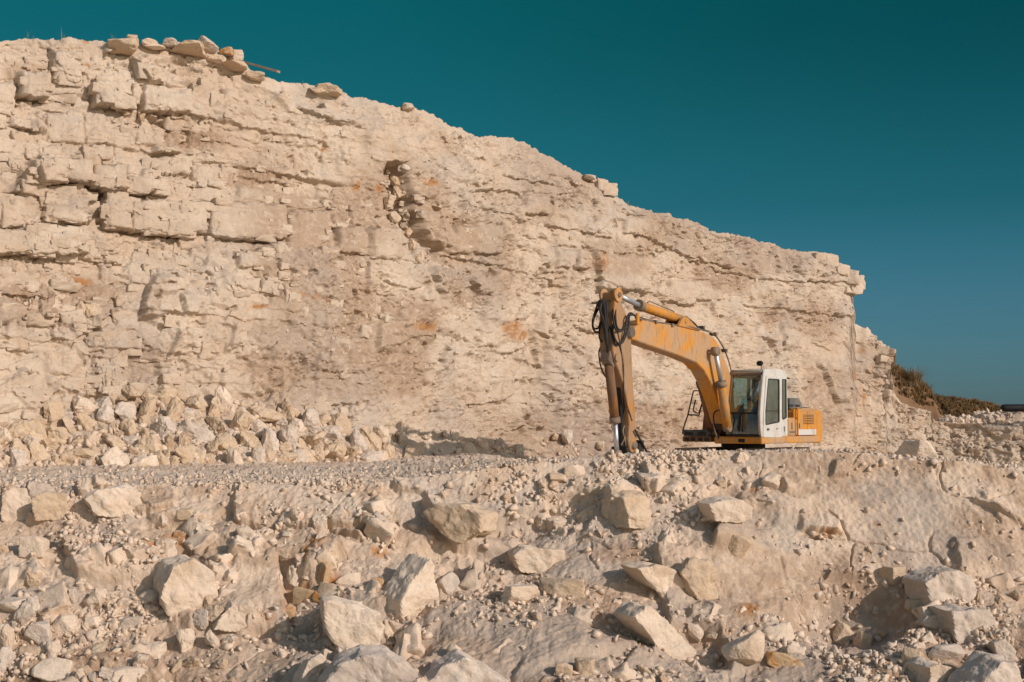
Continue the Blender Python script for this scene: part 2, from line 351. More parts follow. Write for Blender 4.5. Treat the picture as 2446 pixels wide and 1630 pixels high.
for poly, amp, hgt in LEDGES:
    dyl, m = seg_field(poly, u2, yy + 3.5 * fbm(u2 / 14, yy * 0 + poly[0][0], 3, 61))
    amp *= .6 if poly[0][0] > 1000 else .85
    d += amp * m * ss(0.8, -0.8, dyl) * ss(-hgt * 1.3, 0, dyl) ; d -= .3 * amp * m * ss(0, 2, dyl) * ss(12, 2, dyl)
VLEDGES = [([(663, 361), (758, 337)], .5, 60), ([(702, 425), (752, 438)], .3, 40), ([(790, 421), (850, 410)], .35, 50), ([(197, 225), (250, 240)], .4, 60), ([(215, 308), (258, 298)], .35, 30),
           ([(134, 309), (165, 325), (203, 347)], .5, 70), ([(108, 113), (200, 150)], .3, 60), ([(770, 556), (830, 540)], .22, 40), ([(640, 1015), (700, 1030)], .4, 60), ([(672, 1105), (702, 1120)], .4, 50),
           ([(665, 1415), (640, 1412), (600, 1405)][::-1], .3, 60), ([(594, 1362), (632, 1370)], .25, 30), ([(575, 860), (700, 870)], .2, 50), ([(760, 900), (840, 880)], .25, 60), ([(900, 1210), (960, 1200)], .15, 50),
           ([(780, 1640), (830, 1655)], .3, 50), ([(690, 1690), (760, 1700)], .3, 60), ([(860, 1960), (960, 1985)], .4, 60), ([(835, 2100), (870, 2095)], .5, 40), ([(770, 1880), (830, 1870)], .3, 50),
           ([(700, 100), (760, 90)], .2, 50), ([(880, 250), (960, 262)], .22, 60), ([(500, 1560), (560, 1575)], .25, 50)]
for poly, amp, w in VLEDGES:
    p = np.array(poly, float); ul = np.interp(yy, p[:, 0], p[:, 1]) + 7 * fbm(yy / 30, u2 * 0 + p[0, 0], 2, 63)
    m = ss(p[0, 0] - 8, p[0, 0] + 8, yy) * ss(p[-1, 0] + 8, p[-1, 0] - 8, yy); dx = u2 - ul
    d += .72 * amp * m * ss(-1.2, 1.2, dx) * ss(w * 1.5, 0, dx); att *= 1 - .9 * m * np.exp(-(dx / 7.0) ** 2)
# the fissure in the middle of the face
fc = np.interp(yy, [390, 420, 500, 560, 610, 700], [928, 932, 950, 985, 1030, 1035]); fm = ss(385, 405, yy) * ss(640, 560, yy)
fdx = u2 - fc + 7 * fbm(yy / 26, u2 * 0, 2, 65)
d -= fm * (.75 * ss(-16, -9, fdx) * ss(40, -4, fdx) + .25 * ss(60, 10, np.abs(fdx - 25)) + .8 * ss(1.2, .6, np.hypot((u2 - 962) / 9, (yy - 505) / 22)) )
d += fm * .34 * ss(20, 36, fdx) * ss(110, 42, fdx)
att *= 1 - .3 * fm * ss(10, 18, fdx) * ss(85, 60, fdx)
# big squared blocks of the thick beds (photo places: x0, x1, y0, y1, how far they stand out)
for x0_, x1_, y0_, y1_, am in [(60, 207, 385, 436, .34), (210, 291, 396, 456, .30), (295, 392, 425, 461, .22), (242, 310, 472, 548, .34), (313, 491, 478, 556, .30), (498, 680, 484, 568, .24), (-60, 90, 466, 528, .2), (95, 205, 470, 532, .24), (-60, 188, 545, 606, .3),
        (36, 110, 172, 240, .30), (222, 306, 196, 252, .3), (337, 452, 208, 268, .28), (379, 463, 368, 413, .16), (200, 268, 352, 382, .12), (868, 943, 545, 618, .16), (800, 866, 540, 604, .14), (690, 795, 500, 590, .14), (1243, 1306, 466, 511, .12), (1365, 1398, 594, 641, .16), (1320, 1362, 594, 638, .14), (1068, 1184, 540, 604, .2),
        (1425, 1540, 612, 690, .16), (-60, 30, 190, 270, .2), (120, 190, 120, 200, .16), (330, 400, 300, 345, .12), (560, 640, 600, 640, .08), (1600, 1700, 668, 715, .14), (1480, 1560, 520, 560, .1), (110, 200, 270, 340, .14), (-60, 60, 330, 385, .2), (470, 570, 390, 440, .08)]:
    uu_ = u2 + 3.5 * fbm(yy / 22, u2 / 22 + x0_, 3, 64); vv_ = yy + 3 * fbm(u2 / 26, yy / 26 + y0_, 3, 65) - .03 * (u2 - x0_)
    W = ss(x0_ - 2.5, x0_ + 2.5, uu_) * ss(x1_ + 2.5, x1_ - 2.5, uu_) * ss(y0_ - 3, y0_ + 5, vv_) * ss(y1_ + 1.5, y1_ - 1.5, vv_)
    G = ss(x0_ - 8, x0_ - 3, uu_) * ss(x1_ + 8, x1_ + 3, uu_) * ss(y0_ - 8, y0_ - 3, vv_) * ss(y1_ + 9, y1_ + 3, vv_) - W
    mW = W > .5; mean_ = float(d[mW].mean()) if mW.any() else 0
    bulge = .10 * (1 - (2 * (uu_ - x0_) / (x1_ - x0_) - 1) ** 4) * (1 - (2 * (vv_ - y0_) / (y1_ - y0_) - 1) ** 4)
    d = d * (1 - .86 * W) + W * (.86 * mean_ + .38 * am + .8 * bulge + .05 * fbm(s2 / .9 + x0_, z2 / .7, 3, 12)) - .07 * np.clip(G, 0, 1); att *= 1 - .62 * W
d += 1.1 * dfn * att
# talus against the foot of the face
PILE = curve([(-260, 955), (0, 978), (100, 970), (190, 940), (280, 920), (370, 905), (500, 918), (640, 950), (760, 975), (820, 1005), (868, 1030), (950, 1010), (1150, 1005), (1215, 1035), (1300, 1010), (1400, 1020), (1500, 1040), (1700, 1060), (2600, 1060)])
pt = PILE(u2); below = np.clip(yy - pt, 0, 400) / (F / Yd)
d += below * 1.35 * np.where(u2 < 1250, 1, .6)
edge_fade = ss(0, 0.04, 1 - V)[:, None] * .7 + .3
d = d * edge_fade
latx = .018 * fbm(z2 / .12, d / .10, 3, 66); latz = .045 * fbm(s2 / .12, d / .10, 3, 67)
P = np.stack([X_ + nx * d + tx * latx, Y_ + ny * d + ty * latx, Z_ + .04 * h3 + .05 * h2 + latz], -1)
# ground on top, running back from the crest
T = (np.linspace(0, 1, NP + 1)[1:] ** 1.8)[:, None]
back = 16 * T
Ptop = np.stack([P[-1, :, 0][None] - nx * back - .2 * tx * back, P[-1, :, 1][None] - ny * back, P[-1, :, 2][None] + .12 * fbm(S[None] / 1.2 + T * 0, back / 1.2, 4, 70) * ss(0, .1, T) + .10 * ss(0, .15, T) - .05 * back], -1)
PC = np.concatenate([P, Ptop], 0)
def full(a, v=0): return np.concatenate([a, np.full((NP, NU), v)], 0)
rust = np.zeros_like(d)
for cx, cy, rx, ry in [(207, 158, 12, 9), (702, 706, 14, 8), (735, 712, 20, 10), (770, 718, 20, 12), (1420, 625, 14, 22), (1215, 785, 26, 22), (1240, 800, 40, 16), (905, 452, 14, 12), (855, 448, 10, 14), (1315, 1012, 14, 10),
                       (610, 730, 24, 8), (200, 668, 26, 10), (2050, 840, 8, 10), (2075, 880, 5, 8), (2055, 950, 6, 30), (2035, 895, 9, 14), (780, 355, 12, 10), (1000, 780, 30, 14), (120, 765, 24, 14), (205, 97, 10, 8), (1010, 440, 24, 10)]:
    rust = np.maximum(rust, ss(1.3, .3, np.hypot((u2 - cx) / rx, (yy - cy) / ry)))
earth = .75 * ss(.50, .72, vn(s2 / 3.3 + 9, z2 / 1.4, 58)) * ss(250, 500, yy)
for cx, cy, rx, ry in [(190, 700, 170, 55), (480, 330, 120, 40), (620, 420, 110, 45), (340, 860, 60, 90), (60, 700, 90, 60)]:
    earth = np.maximum(earth, ss(1.2, .2, np.hypot((u2 - cx) / rx, (yy - cy) / ry)))
greyish = ss(.55, .78, vn(s2 / 1.7 + 19, z2 / 1.1, 59)) * .55
greyish = np.maximum(greyish, ss(1150, 1300, u2) * ss(560, 380, yy + (1400 - u2) * .4) * .6)
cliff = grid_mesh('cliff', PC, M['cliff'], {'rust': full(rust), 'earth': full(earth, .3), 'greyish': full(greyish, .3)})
tag(cliff, kind='structure')

# ------------------------------------------------------------------ terrain: bench and the cut in front
GCREST = curve([(-400, 1128), (0, 1124), (500, 1118), (850, 1112), (1000, 1094), (1200, 1070), (1400, 1048), (1500, 1043), (1600, 1040), (1750, 1038), (1900, 1038), (2000, 1046), (2060, 1056), (2200, 1062), (2300, 1076), (2353, 1084), (2700, 1100)])
NUG, NVG, NB = 1500, 430, 110
UG = np.linspace(-260, 2700, NUG)
yk = np.array([3600, 2600, 1900, 1700, 1630, 1500, 1400, 1300, 1200, 1150, 1080])
KU = np.array([-260, 0, 600, 1100, 1700, 2000, 2446, 2700])
KD = {'L': [4.3, 7.0, 12.0, 16.2, 17.2, 18.4, 19.1, 19.7, 20.3, 20.6, 21.0], 'M': [4.3, 7.0, 12.0, 15.6, 16.7, 18.0, 18.9, 19.7, 20.3, 20.6, 21.0], 'R': [4.3, 7.0, 12.0, 15.8, 16.9, 18.4, 19.7, 20.1, 20.5, 20.7, 20.9]}
rows = {'-260': 'L', '0': 'L', '600': 'L', '1100': 'M', '1700': 'M', '2000': 'R', '2446': 'R', '2700': 'R'}
tab = np.array([KD[rows[str(k)]] for k in KU])
# rows: dense inside the picture, sparse below it
gc = GCREST(UG)
yv = np.concatenate([np.linspace(3600, 1720, 40, endpoint=False), np.zeros(NVG - 40)])
yg = np.zeros((NVG, NUG))
yg[:40] = np.linspace(3600, 1720, 40, endpoint=False)[:, None]
yg[40:] = 1720 + (gc[None, :] - 1720) * np.linspace(0, 1, NVG - 40)[:, None]
def fg_depth(u, y):
    r = np.zeros(np.broadcast(u, y).shape); cols = []
    for k in range(len(KU)): cols.append(np.interp(y, yk[::-1], tab[k][::-1]))
    cols = np.array(cols)
    f = np.interp(u, KU, np.arange(len(KU))); i0 = np.clip(np.floor(f).astype(int), 0, len(KU) - 2); t = f - i0
    t = t * t * (3 - 2 * t)
    a = np.take_along_axis(cols, i0[None], 0)[0]; b = np.take_along_axis(cols, (i0 + 1)[None], 0)[0]
    return a * (1 - t) + b * t
ug2 = np.repeat(UG[None, :], NVG, 0)
Yg = fg_depth(ug2, yg)
k5 = np.ones(25) / 25
Yg = np.apply_along_axis(lambda c: np.convolve(np.pad(c, 12, 'edge'), k5, 'valid'), 0, Yg)
Xg, _, Zg = at(ug2, yg, Yg)
# bench rows
def foot_z(u): return np.interp(u, [-260, 1150, 1500, 2700], [-.90, -.93, -1.62, -1.9])
tb = (np.linspace(0, 1, NB + 1)[1:] ** 1.5)[:, None]
Yc = Yg[-1][None]; Zc = Zg[-1][None]; Xc = Xg[-1][None]
Yf = YB(UG)[None] + 3.0; ratio = (Yf / Yc)
Yb_ = Yc + (Yf - Yc) * tb; Xb_ = (UG[None] - W0 / 2) / F * Yb_ * 1.0
drop = np.interp(UG, [-260, 1150, 1500, 2700], [1.0, 1.0, 3.0, 3.0])[None]
Zb_ = Zc + (foot_z(UG)[None] - Zc) * ss(0, 1, np.clip(tb * drop, 0, 1))
XG = np.concatenate([Xg, Xb_], 0); YG = np.concatenate([Yg, Yb_], 0); ZG = np.concatenate([Zg, Zb_], 0)
dX0, dX1 = np.gradient(XG); dY0, dY1 = np.gradient(YG); dZ0, dZ1 = np.gradient(ZG)
nn = np.cross(np.stack([dX1, dY1, dZ1], -1), np.stack([dX0, dY0, dZ0], -1)); nn /= np.linalg.norm(nn, axis=-1, keepdims=True) + 1e-9
nn *= np.sign(nn[..., 2:3] + 1e-9)
for ax in (0, 1):
    for _ in range(2): nn = (nn + np.roll(nn, 6, ax) + np.roll(nn, -6, ax)) / 3
nn /= np.linalg.norm(nn, axis=-1, keepdims=True)
# slope coordinates
dist = np.concatenate([np.zeros((1, NUG)), np.cumsum(np.sqrt(np.diff(XG, axis=0) ** 2 + np.diff(YG, axis=0) ** 2 + np.diff(ZG, axis=0) ** 2), 0)], 0)
dist = dist - dist[NVG - 1][None]
a_, b_ = XG, dist
yga = np.concatenate([yg, gc[None, :] - 40 * tb], 0); uga = np.repeat(UG[None], NVG + NB, 0)
aw = a_ + .25 * fbm(a_ / .8, b_ / .8, 4, 11); bw = b_ + .25 * fbm(a_ / .8 + 9, b_ / .8, 4, 12)
isb = np.concatenate([np.zeros((NVG, NUG)), np.ones((NB, NUG))], 0)
nearc = ss(.0, 1.0, -b_)
g1, q1 = facet(aw / 1.3, bw / .9, 5, 1.3); g2, q2 = facet(aw / .5 + 5, bw / .38 + 3, 12, 1.4)
g3, q3 = facet(a_ / .2 + 5, b_ / .16 + 3, 17, 1.4); g4, q4 = facet(a_ / .085 + 5, b_ / .07 + 3, 22, 1.3)
rg = .35 + .95 * ss(.3, .7, vn(a_ / 1.4, b_ / 1.0, 27))
smoothR = ss(1720, 1950, uga) * ss(1420, 1370, yga)              # the smoother cut on the right
smoothR = np.maximum(smoothR, .75 * ss(1.2, .4, np.hypot((uga - 800) / 110, (yga - 1215) / 60)))
smoothR = np.maximum(smoothR, .6 * ss(1.2, .4, np.hypot((uga - 560) / 110, (yga - 1560) / 90)))
for cx, cy, rx, ry, k_ in [(650, 1205, 300, 55, .9), (540, 1560, 170, 80, .9), (1270, 1570, 340, 80, .75), (190, 1400, 120, 40, .6), (1330, 1335, 190, 50, .85), (1800, 1400, 150, 110, .85), (1500, 1240, 120, 40, .6), (1080, 1470, 90, 50, .6), (1700, 1130, 200, 30, .5), (630, 1400, 90, 75, .95), (960, 1330, 60, 60, .6), (430, 1190, 190, 34, .85), (1050, 1130, 200, 26, .7), (1420, 1330, 120, 40, .6)]:
    smoothR = np.maximum(smoothR, k_ * ss(1.25, .6, np.hypot((uga - cx) / rx, (yga - cy) / ry) + .25 * fbm(a_ / .5, b_ / .4, 3, 41)))
rg = rg * (1 - .72 * smoothR)
slope_m = nearc * (1 - isb)
dg = slope_m * (.26 * fbm(a_ / 2.6, b_ / 1.8, 3, 2) + .26 * g1 * rg + .12 * g2 * rg)
BIG = dg.copy()
for ax, kk in ((0, 21), (1, 11)):
    kn = np.hanning(kk + 2)[1:-1]; kn /= kn.sum()
    BIG = np.apply_along_axis(lambda c: np.convolve(np.pad(c, kk // 2, 'edge'), kn, 'valid'), ax, BIG)
dg = BIG - .55 * (1 - isb) * ss(1.2, .3, np.hypot((uga - 2050) / 150, (yga - 1480) / 75))
dg += (1 - isb) * (.03 * g3 * rg + .012 * g4 * (1 - .6 * smoothR)) + smoothR * (1 - isb) * .008 * fbm(a_ / .09, b_ / .7, 3, 43) - (1 - isb) * smoothR * .05 * ss(.04, 0, q1) * ss(.5, .6, vn(a_ / .8, b_ / .8, 44)) + isb * (.055 * g3 + .02 * g4 + .10 * fbm(a_ / 2, b_ / 2, 3, 6) * ss(0, 2, b_))
dg += .05 * fbm(a_ / .6, b_ / .5, 4, 8) * (1 - .5 * isb) * (1 - .45 * smoothR) + .015 * fbm(a_ / .06, b_ / .06, 2, 14)
# ruts of wheels on the bench
dg -= isb * .03 * ss(.25, .0, np.abs((YG - 24.6 + .05 * XG)))
# ledge bottoms in the cut (photo places): block bands of the face
GL = [([(560, 1245), (650, 1262), (750, 1262), (890, 1268), (930, 1300)], .40, 100), ([(790, 1273), (865, 1298)], .3, 20), ([(940, 1168), (1010, 1180), (1060, 1205)], .2, 30), ([(1290, 1180), (1480, 1175)], .18, 30),
      ([(1905, 1274), (2000, 1290)], .22, 40), ([(2030, 1155), (2120, 1160)], .05, 20), ([(230, 1175), (340, 1225), (420, 1215)], .2, 50), ([(60, 1240), (110, 1245)], .2, 40), ([(1970, 1400), (2070, 1402)], .2, 30),
      ([(1090, 1340), (1200, 1372)], .15, 30), ([(270, 1330), (330, 1360), (400, 1320)], .25, 50), ([(590, 1500), (780, 1478)], .25, 30)]
for poly, amp, hgt in GL:
    dyl, m = seg_field(poly, uga, yga + 4 * fbm(uga / 16, yga * 0 + poly[0][0], 3, 61))
    dg += (1 - isb) * .45 * amp * m * (ss(5, -5, dyl) * ss(-hgt * 1.4, 0, dyl) - .35 * ss(0, 3, dyl) * ss(22, 4, dyl))
GV = [([(1195, 1010), (1250, 1040), (1300, 1090)], .5, 110), ([(1180, 1445), (1260, 1455)], .4, 70), ([(1110, 1530), (1190, 1555)], .3, 50), ([(1330, 1560), (1480, 1600)], .25, 80), ([(1300, 150), (1400, 190)], .4, 80),
      ([(1340, 665), (1500, 690)], -.35, 60), ([(1480, 850), (1600, 800)], .3, 60), ([(1200, 2310), (1260, 2420)], .18, 30), ([(1300, 2270), (1400, 2285)], .2, 60), ([(1100, 1990), (1140, 1985)], .2, 50), ([(1180, 2335), (1260, 2380)], .12, 40),
      ([(1150, 1855), (1185, 1870)], .25, 30), ([(1240, 1720), (1330, 1700)], .35, 80), ([(1120, 60), (1200, 70)], .3, 60), ([(1120, 175), (1190, 190)], .3, 80)]
for poly, amp, w in GV:
    p = np.array(poly, float); ul = np.interp(yga, p[:, 0], p[:, 1]) + 4 * fbm(yga / 12, uga * 0 + p[0, 0], 3, 63)
    m = ss(p[0, 0] - 8, p[0, 0] + 8, yga) * ss(p[-1, 0] + 8, p[-1, 0] - 8, yga) * (1 - isb); dx = uga - ul
    dg += .6 * amp * m * ss(-7, 7, dx) * ss(w * 1.5, 0, dx)
PG = np.stack([XG, YG, ZG], -1) + nn * dg[..., None]
PG[..., 0] += (1 - isb) * (1 - .7 * smoothR) * .02 * fbm(b_ / .09, dg / .07, 3, 68); PG[..., 2] += (1 - isb) * (1 - .7 * smoothR) * .025 * fbm(a_ / .12, dg / .06, 3, 69)
grust = np.zeros_like(dg)
for cx, cy, rx, ry in [(425, 1285, 42, 20), (440, 1325, 18, 22), (365, 1300, 20, 8), (270, 1360, 18, 12), (600, 1305, 12, 12), (760, 1312, 26, 20), (735, 1345, 14, 30), (635, 1475, 22, 16), (720, 1415, 50, 30), (690, 1450, 24, 30), (800, 1395, 26, 20), (1790, 1450, 30, 18), (930, 1253, 26, 10), (905, 1325, 22, 12),
                       (650, 1270, 14, 8), (1965, 1290, 55, 9), (2260, 1278, 10, 6), (2090, 1262, 16, 8), (1800, 1175, 12, 8), (985, 1395, 30, 16), (1460, 1330, 70, 24), (820, 1440, 20, 16)]:
    grust = np.maximum(grust, ss(1.35, .3, np.hypot((uga - cx) / rx, (yga - cy) / ry)))
gearth = .12 * (1 - isb) + .5 * ss(1330, 1480, yga) + .5 * ss(.48, .7, vn(a_ / 2.1 + 4, b_ / 1.1, 36)) * (1 - isb)
for cx, cy, rx, ry in [(2060, 1450, 200, 90), (1750, 1250, 130, 120), (1400, 1480, 260, 130), (1240, 1450, 120, 100), (700, 1560, 140, 60), (2300, 1560, 200, 60), (2330, 1300, 160, 100), (1050, 1500, 120, 60)]:
    gearth = np.maximum(gearth, .95 * ss(1.25, .25, np.hypot((uga - cx) / rx, (yga - cy) / ry)))
gearth = np.maximum(gearth, .8 * smoothR * ss(.42, .62, vn(a_ / .7 + 4, b_ / .5, 35) * .6 + .4 * vn(a_ / .2, b_ / .3, 34)) * (1 - isb))
gearth = np.maximum(gearth, ss(1.2, .5, np.hypot((uga - 2060) / 230, (yga - 1465) / 90) + .3 * fbm(a_ / .5, b_ / .4, 3, 45)) * (1 - isb))
ggrey = .8 * ss(.5, .72, vn(a_ / 1.2 + 14, b_ / .8, 37)) * (1 - isb)
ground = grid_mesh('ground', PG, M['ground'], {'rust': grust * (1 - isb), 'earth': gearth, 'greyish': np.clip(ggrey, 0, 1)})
tag(ground, kind='structure')
me = bpy.data.meshes.new('land')
me.from_pydata([(-3000, -3000, -4.2), (3000, -3000, -4.2), (3000, 3000, -4.2), (-3000, 3000, -4.2)], [], [(0, 1, 2, 3)]); me.materials.append(M['gravel'])
land = bpy.data.objects.new('surrounding_ground', me); COL.objects.link(land); tag(land, kind='structure')

def g_at(px, py):
    """point and normal of the ground surface near a photo pixel (in the cut), or on the bench"""
    j = int(np.clip(round((px + 260) / (2960) * (NUG - 1)), 0, NUG - 1))
    col = PG[:, j]; q, r = proj(col[:, 0], col[:, 1], col[:, 2])
    i = int(np.argmin(np.abs(r[:NVG] - py)))
    return Vector(col[i]), Vector(nn[i, j])
def bench_at(px, Y):
    j = int(np.clip(round((px + 260) / (2960) * (NUG - 1)), 0, NUG - 1))
    i = NVG - 5 + int(np.argmin(np.abs(PG[NVG - 5:, j, 1] - Y))); return Vector(PG[i, j])
def c_at(px, py):
    j = int(np.clip(round((px + 240) / (2900) * (NU - 1)), 0, NU - 1))
    col = P[:, j]; q, r = proj(col[:, 0], col[:, 1], col[:, 2])
    i = int(np.argmin(np.abs(r - py))); return Vector(col[i]), Vector((nx[j], ny[j], .2))

# ------------------------------------------------------------------ rocks
def ico(sub):
    bm = bmesh.new(); bmesh.ops.create_icosphere(bm, subdivisions=sub, radius=1)
    v = np.array([x.co[:] for x in bm.verts]); f = np.array([[q.index for q in x.verts] for x in bm.faces]); bm.free(); return v, f
ICO = {k: ico(k) for k in (1, 2, 3, 4, 5)}
R3 = np.random.RandomState(3).rand(24, 24, 24)
def n3(p, sc_):
    q = p * sc_ + 50; i = np.floor(q).astype(int); f = q - i; f = f * f * (3 - 2 * f); r = 0
    for a in (0, 1):
        for b in (0, 1):
            for c in (0, 1):
                w = (f[:, 0] if a else 1 - f[:, 0]) * (f[:, 1] if b else 1 - f[:, 1]) * (f[:, 2] if c else 1 - f[:, 2])
                r = r + w * R3[(i[:, 0] + a) % 24, (i[:, 1] + b) % 24, (i[:, 2] + c) % 24]
    return r - .5
def rock_shape(seed, sub, dims=(1, 1, 1), planes=13, rough=.06, sharp=26):
    r = np.random.RandomState(seed); v, f = ICO[sub]
    n = r.normal(size=(planes, 3)); n /= np.linalg.norm(n, axis=1, keepdims=True)
    n = np.concatenate([n, np.eye(3), -np.eye(3)] if r.rand() < .75 else [n]); dd = r.uniform(.62, 1.0, len(n))
    q = np.clip(v @ n.T, 0.02, None) / dd[None]
    rad = 1 / (np.sum(q ** sharp, 1) ** (1.0 / sharp))
    p = v * np.clip(rad, .3, 1.3)[:, None]
    o = r.rand(3) * 20
    if sub >= 3:
        disp = rough * (n3(p + o, 2.2) * 1.6 + n3(p + o, 5) * .8 + (n3(p + o, 11) * .6 if sub >= 4 else 0) + (n3(p + o, 23) * .45 if sub >= 5 else 0))
        stra = np.floor((p[:, 2] + .25 * n3(p + o, 1.5)) * 7 + o[0]); disp = disp + (rough * .35 * (np.sin(stra * 12.9) if sub >= 4 else 0))
        p = p + v * disp[:, None]
    p = p * np.array(dims) * .5
    return p, f
def hull_rock(seed, dims=(1, 1, 1), n=14, cuts=0, rough=.03, boxy=False):
    """a broken, flat-faced stone: the hull of scattered points, its faces roughened"""
    r = np.random.RandomState(seed)
    if boxy:
        c = np.array([(x, y, z) for x in (-1, 1) for y in (-1, 1) for z in (-1, 1)], float) * (1 - .38 * r.rand(8, 3)); pts = np.concatenate([c, r.uniform(-1, 1, (3, 3)) * .98])
    else:
        u = r.normal(size=(n, 3)); u /= np.linalg.norm(u, axis=1, keepdims=True); u *= (.72 + .28 * r.rand(n, 1)); m = np.abs(u).max(1, keepdims=True); pts = u / m ** .6
    bm = bmesh.new()
    for p in pts: bm.verts.new(p * np.array(dims) * .5)
    res = bmesh.ops.convex_hull(bm, input=bm.verts[:]); dead = [e for e in res['geom_interior'] if isinstance(e, bmesh.types.BMVert)]
    if dead: bmesh.ops.delete(bm, geom=dead, context='VERTS')
    bmesh.ops.triangulate(bm, faces=bm.faces[:])
    if cuts:
        bmesh.ops.bevel(bm, geom=bm.edges[:], offset=.018 * max(dims), segments=1, affect='EDGES', clamp_overlap=True); bmesh.ops.triangulate(bm, faces=bm.faces[:])
        for _ in range(cuts):
            long_ = [e for e in bm.edges if e.calc_length() > .10 * max(dims)]
            bmesh.ops.subdivide_edges(bm, edges=long_, cuts=1); bmesh.ops.triangulate(bm, faces=bm.faces[:])
    bm.normal_update(); v = np.array([x.co[:] for x in bm.verts]); nr_ = np.array([x.normal[:] for x in bm.verts]); f = np.array([[q.index for q in x.verts] for x in bm.faces]); bm.free()
    if cuts: q = v / max(dims); o = r.rand(3) * 9; v = v + nr_ * (max(dims) * rough * (n3(q + o, 5) * 1.3 + n3(q + o, 12) + n3(q + o, 30) * .6))[:, None]
    return v, f
def mesh_from(name, p, f, mat):
    me = bpy.data.meshes.new(name); me.from_pydata(p.tolist(), [], f.tolist()); me.materials.append(mat); return me
def put(name, me, loc, rot=(0, 0, 0), scl=(1, 1, 1)):
    o = bpy.data.objects.new(name, me); COL.objects.link(o); o.location = loc; o.rotation_euler = rot; o.scale = scl; return o
rr = random.Random(5)
occupied = []
def boulder(dx, dy, dw, dh, label, mat='pale', seed=0, sub=5, where='g', tilt=0.0, depth=None, emb=.30, yaw=None, planes=11, cat='rock', lift=0):
    """display-pixel centre and size; stands on the ground there"""
    px, py, w, h = dx * D2F, dy * D2F, dw * D2F, dh * D2F
    p, n = (g_at if where == 'g' else c_at)(px, py + h * .18)
    Y = p.y; W_ = w * Y / F; H_ = h * Y / F; Dp = depth if depth else .5 * (W_ + H_)
    q, f = rock_shape(seed * 13 + 5, sub, (W_ * 1.06, Dp, H_ * 1.08), planes=planes)
    x, y, z = at(px, py, Y + Dp * .20)
    o = put('rock', mesh_from('rock', q, f, M[mat]), (x, y, z + lift), (0, tilt, yaw if yaw is not None else rr.uniform(-.15, .15)))
    tag(o, label, cat); occupied.append((px, py, w, h)); return o
B = boulder
tall = None
def shaped_rock(dx, dy, pts, thick, label, mat, seed, back=.0, where='g', yaw=0):
    """a slab cut to an outline (display px, relative to dx, dy), given its own thickness and worn surface"""
    px, py = dx * D2F, dy * D2F; p, n = g_at(px, py + 20); Y = p.y + thick * .20; k = D2F * Y / F
    poly = [Vector((a * k, 0, -b * k)) for a, b in pts]
    v, f = ICO[5]; c = sum(poly, Vector()) / len(poly)
    ang = np.arctan2(v[:, 2], v[:, 0]); out = np.zeros(len(v))
    for a, b in zip(poly, poly[1:] + poly[:1]):
        a2, b2 = a - c, b - c
        nrm = Vector((b2.z - a2.z, 0, -(b2.x - a2.x))); nrm.normalize(); dd = nrm.dot(a2)
        if dd < 0: nrm, dd = -nrm, -dd
        out = np.maximum(out, (v[:, 0] * nrm.x + v[:, 2] * nrm.z) / max(dd, 1e-3))
    r = np.random.RandomState(seed)
    for _ in range(7):
        n_ = r.normal(size=3) * (1, 2.2, 1); n_ /= np.linalg.norm(n_); out = np.maximum(out, (v @ n_) / (thick * r.uniform(.5, .62) * abs(n_[1]) + abs(n_[0]) * .35 + abs(n_[2]) * .6))
    out = np.maximum(out, np.abs(v[:, 1]) / (thick * .5)); q = v / out[:, None]
    o_ = r.rand(3) * 9; q = q + v * (.10 * n3(q + o_, 3) + .07 * n3(q + o_, 8) + .022 * n3(q + o_, 19) + .012 * n3(q + o_, 40))[:, None]
    x, y, z = at(px, py, Y)
    o = put('rock', mesh_from('rock', q, f, M[mat]), (x + c.x, y + back, z + c.z), (0, 0, yaw)); tag(o, label, 'rock'); occupied.append((px, py, 80, 120)); return o
shaped_rock(935, 1362, [(38, -84), (52, -70), (50, 20), (30, 78), (-12, 70), (-52, 50), (-50, 10), (-20, -40)], .55, 'tall pointed slab standing upright in the rubble, its left face grey and in shade', 'pale', 3, yaw=.75)
shaped_rock(815, 1440, [(-72, -62), (-40, -66), (10, -45), (52, -30), (62, 0), (50, 42), (20, 68), (-20, 68), (-50, 20), (-70, -10)], .6, 'big pale block with a knobbly top, right behind the largest bottom edge slab', 'pale', 8, yaw=.2)
shaped_rock(855, 1545, [(-140, 60), (-95, -10), (-70, -42), (-20, -62), (40, -58), (80, -30), (110, 0), (140, 30), (140, 70)], .8, 'largest pale slab at the bottom edge of the picture, streaked with grey', 'grey', 12, back=-.35, yaw=.1)
shaped_rock(1500, 1460, [(-92, -35), (-50, -75), (-20, -70), (20, -30), (60, 0), (95, 40), (80, 75), (40, 85), (0, 40), (-50, 0)], .55, 'big pale boulder sloping down to the right, with a dark shaded underside', 'pale', 17, yaw=.5)
shaped_rock(425, 1352, [(-40, -60), (10, -70), (50, -45), (62, 0), (60, 60), (20, 78), (-40, 70), (-62, 20), (-60, -20)], .75, 'broad whitish block on the left slope throwing a bluish shadow to its left', 'pale', 21, yaw=.45)
shaped_rock(1505, 1352, [(-66, -50), (-20, -58), (30, -45), (60, -10), (62, 30), (30, 52), (0, 20), (-50, 8)], .5, 'pale block overhanging a dark hollow, just above the big sloping boulder', 'pale', 25, yaw=.4)
shaped_rock(1230, 1288, [(-62, -18), (-40, -34), (10, -30), (55, -22), (64, 10), (50, 32), (0, 30), (-50, 22)], .5, 'lone whitish oblong boulder halfway up the slope left of centre, smooth topped', 'pale', 29, yaw=.3)
shaped_rock(2155, 1352, [(-62, -20), (-30, -42), (20, -42), (50, -25), (68, 10), (50, 30), (0, 42), (-50, 38)], .6, 'large grey rounded boulder at the right, uppermost in the rubble below the cut', 'grey', 33, yaw=.3)
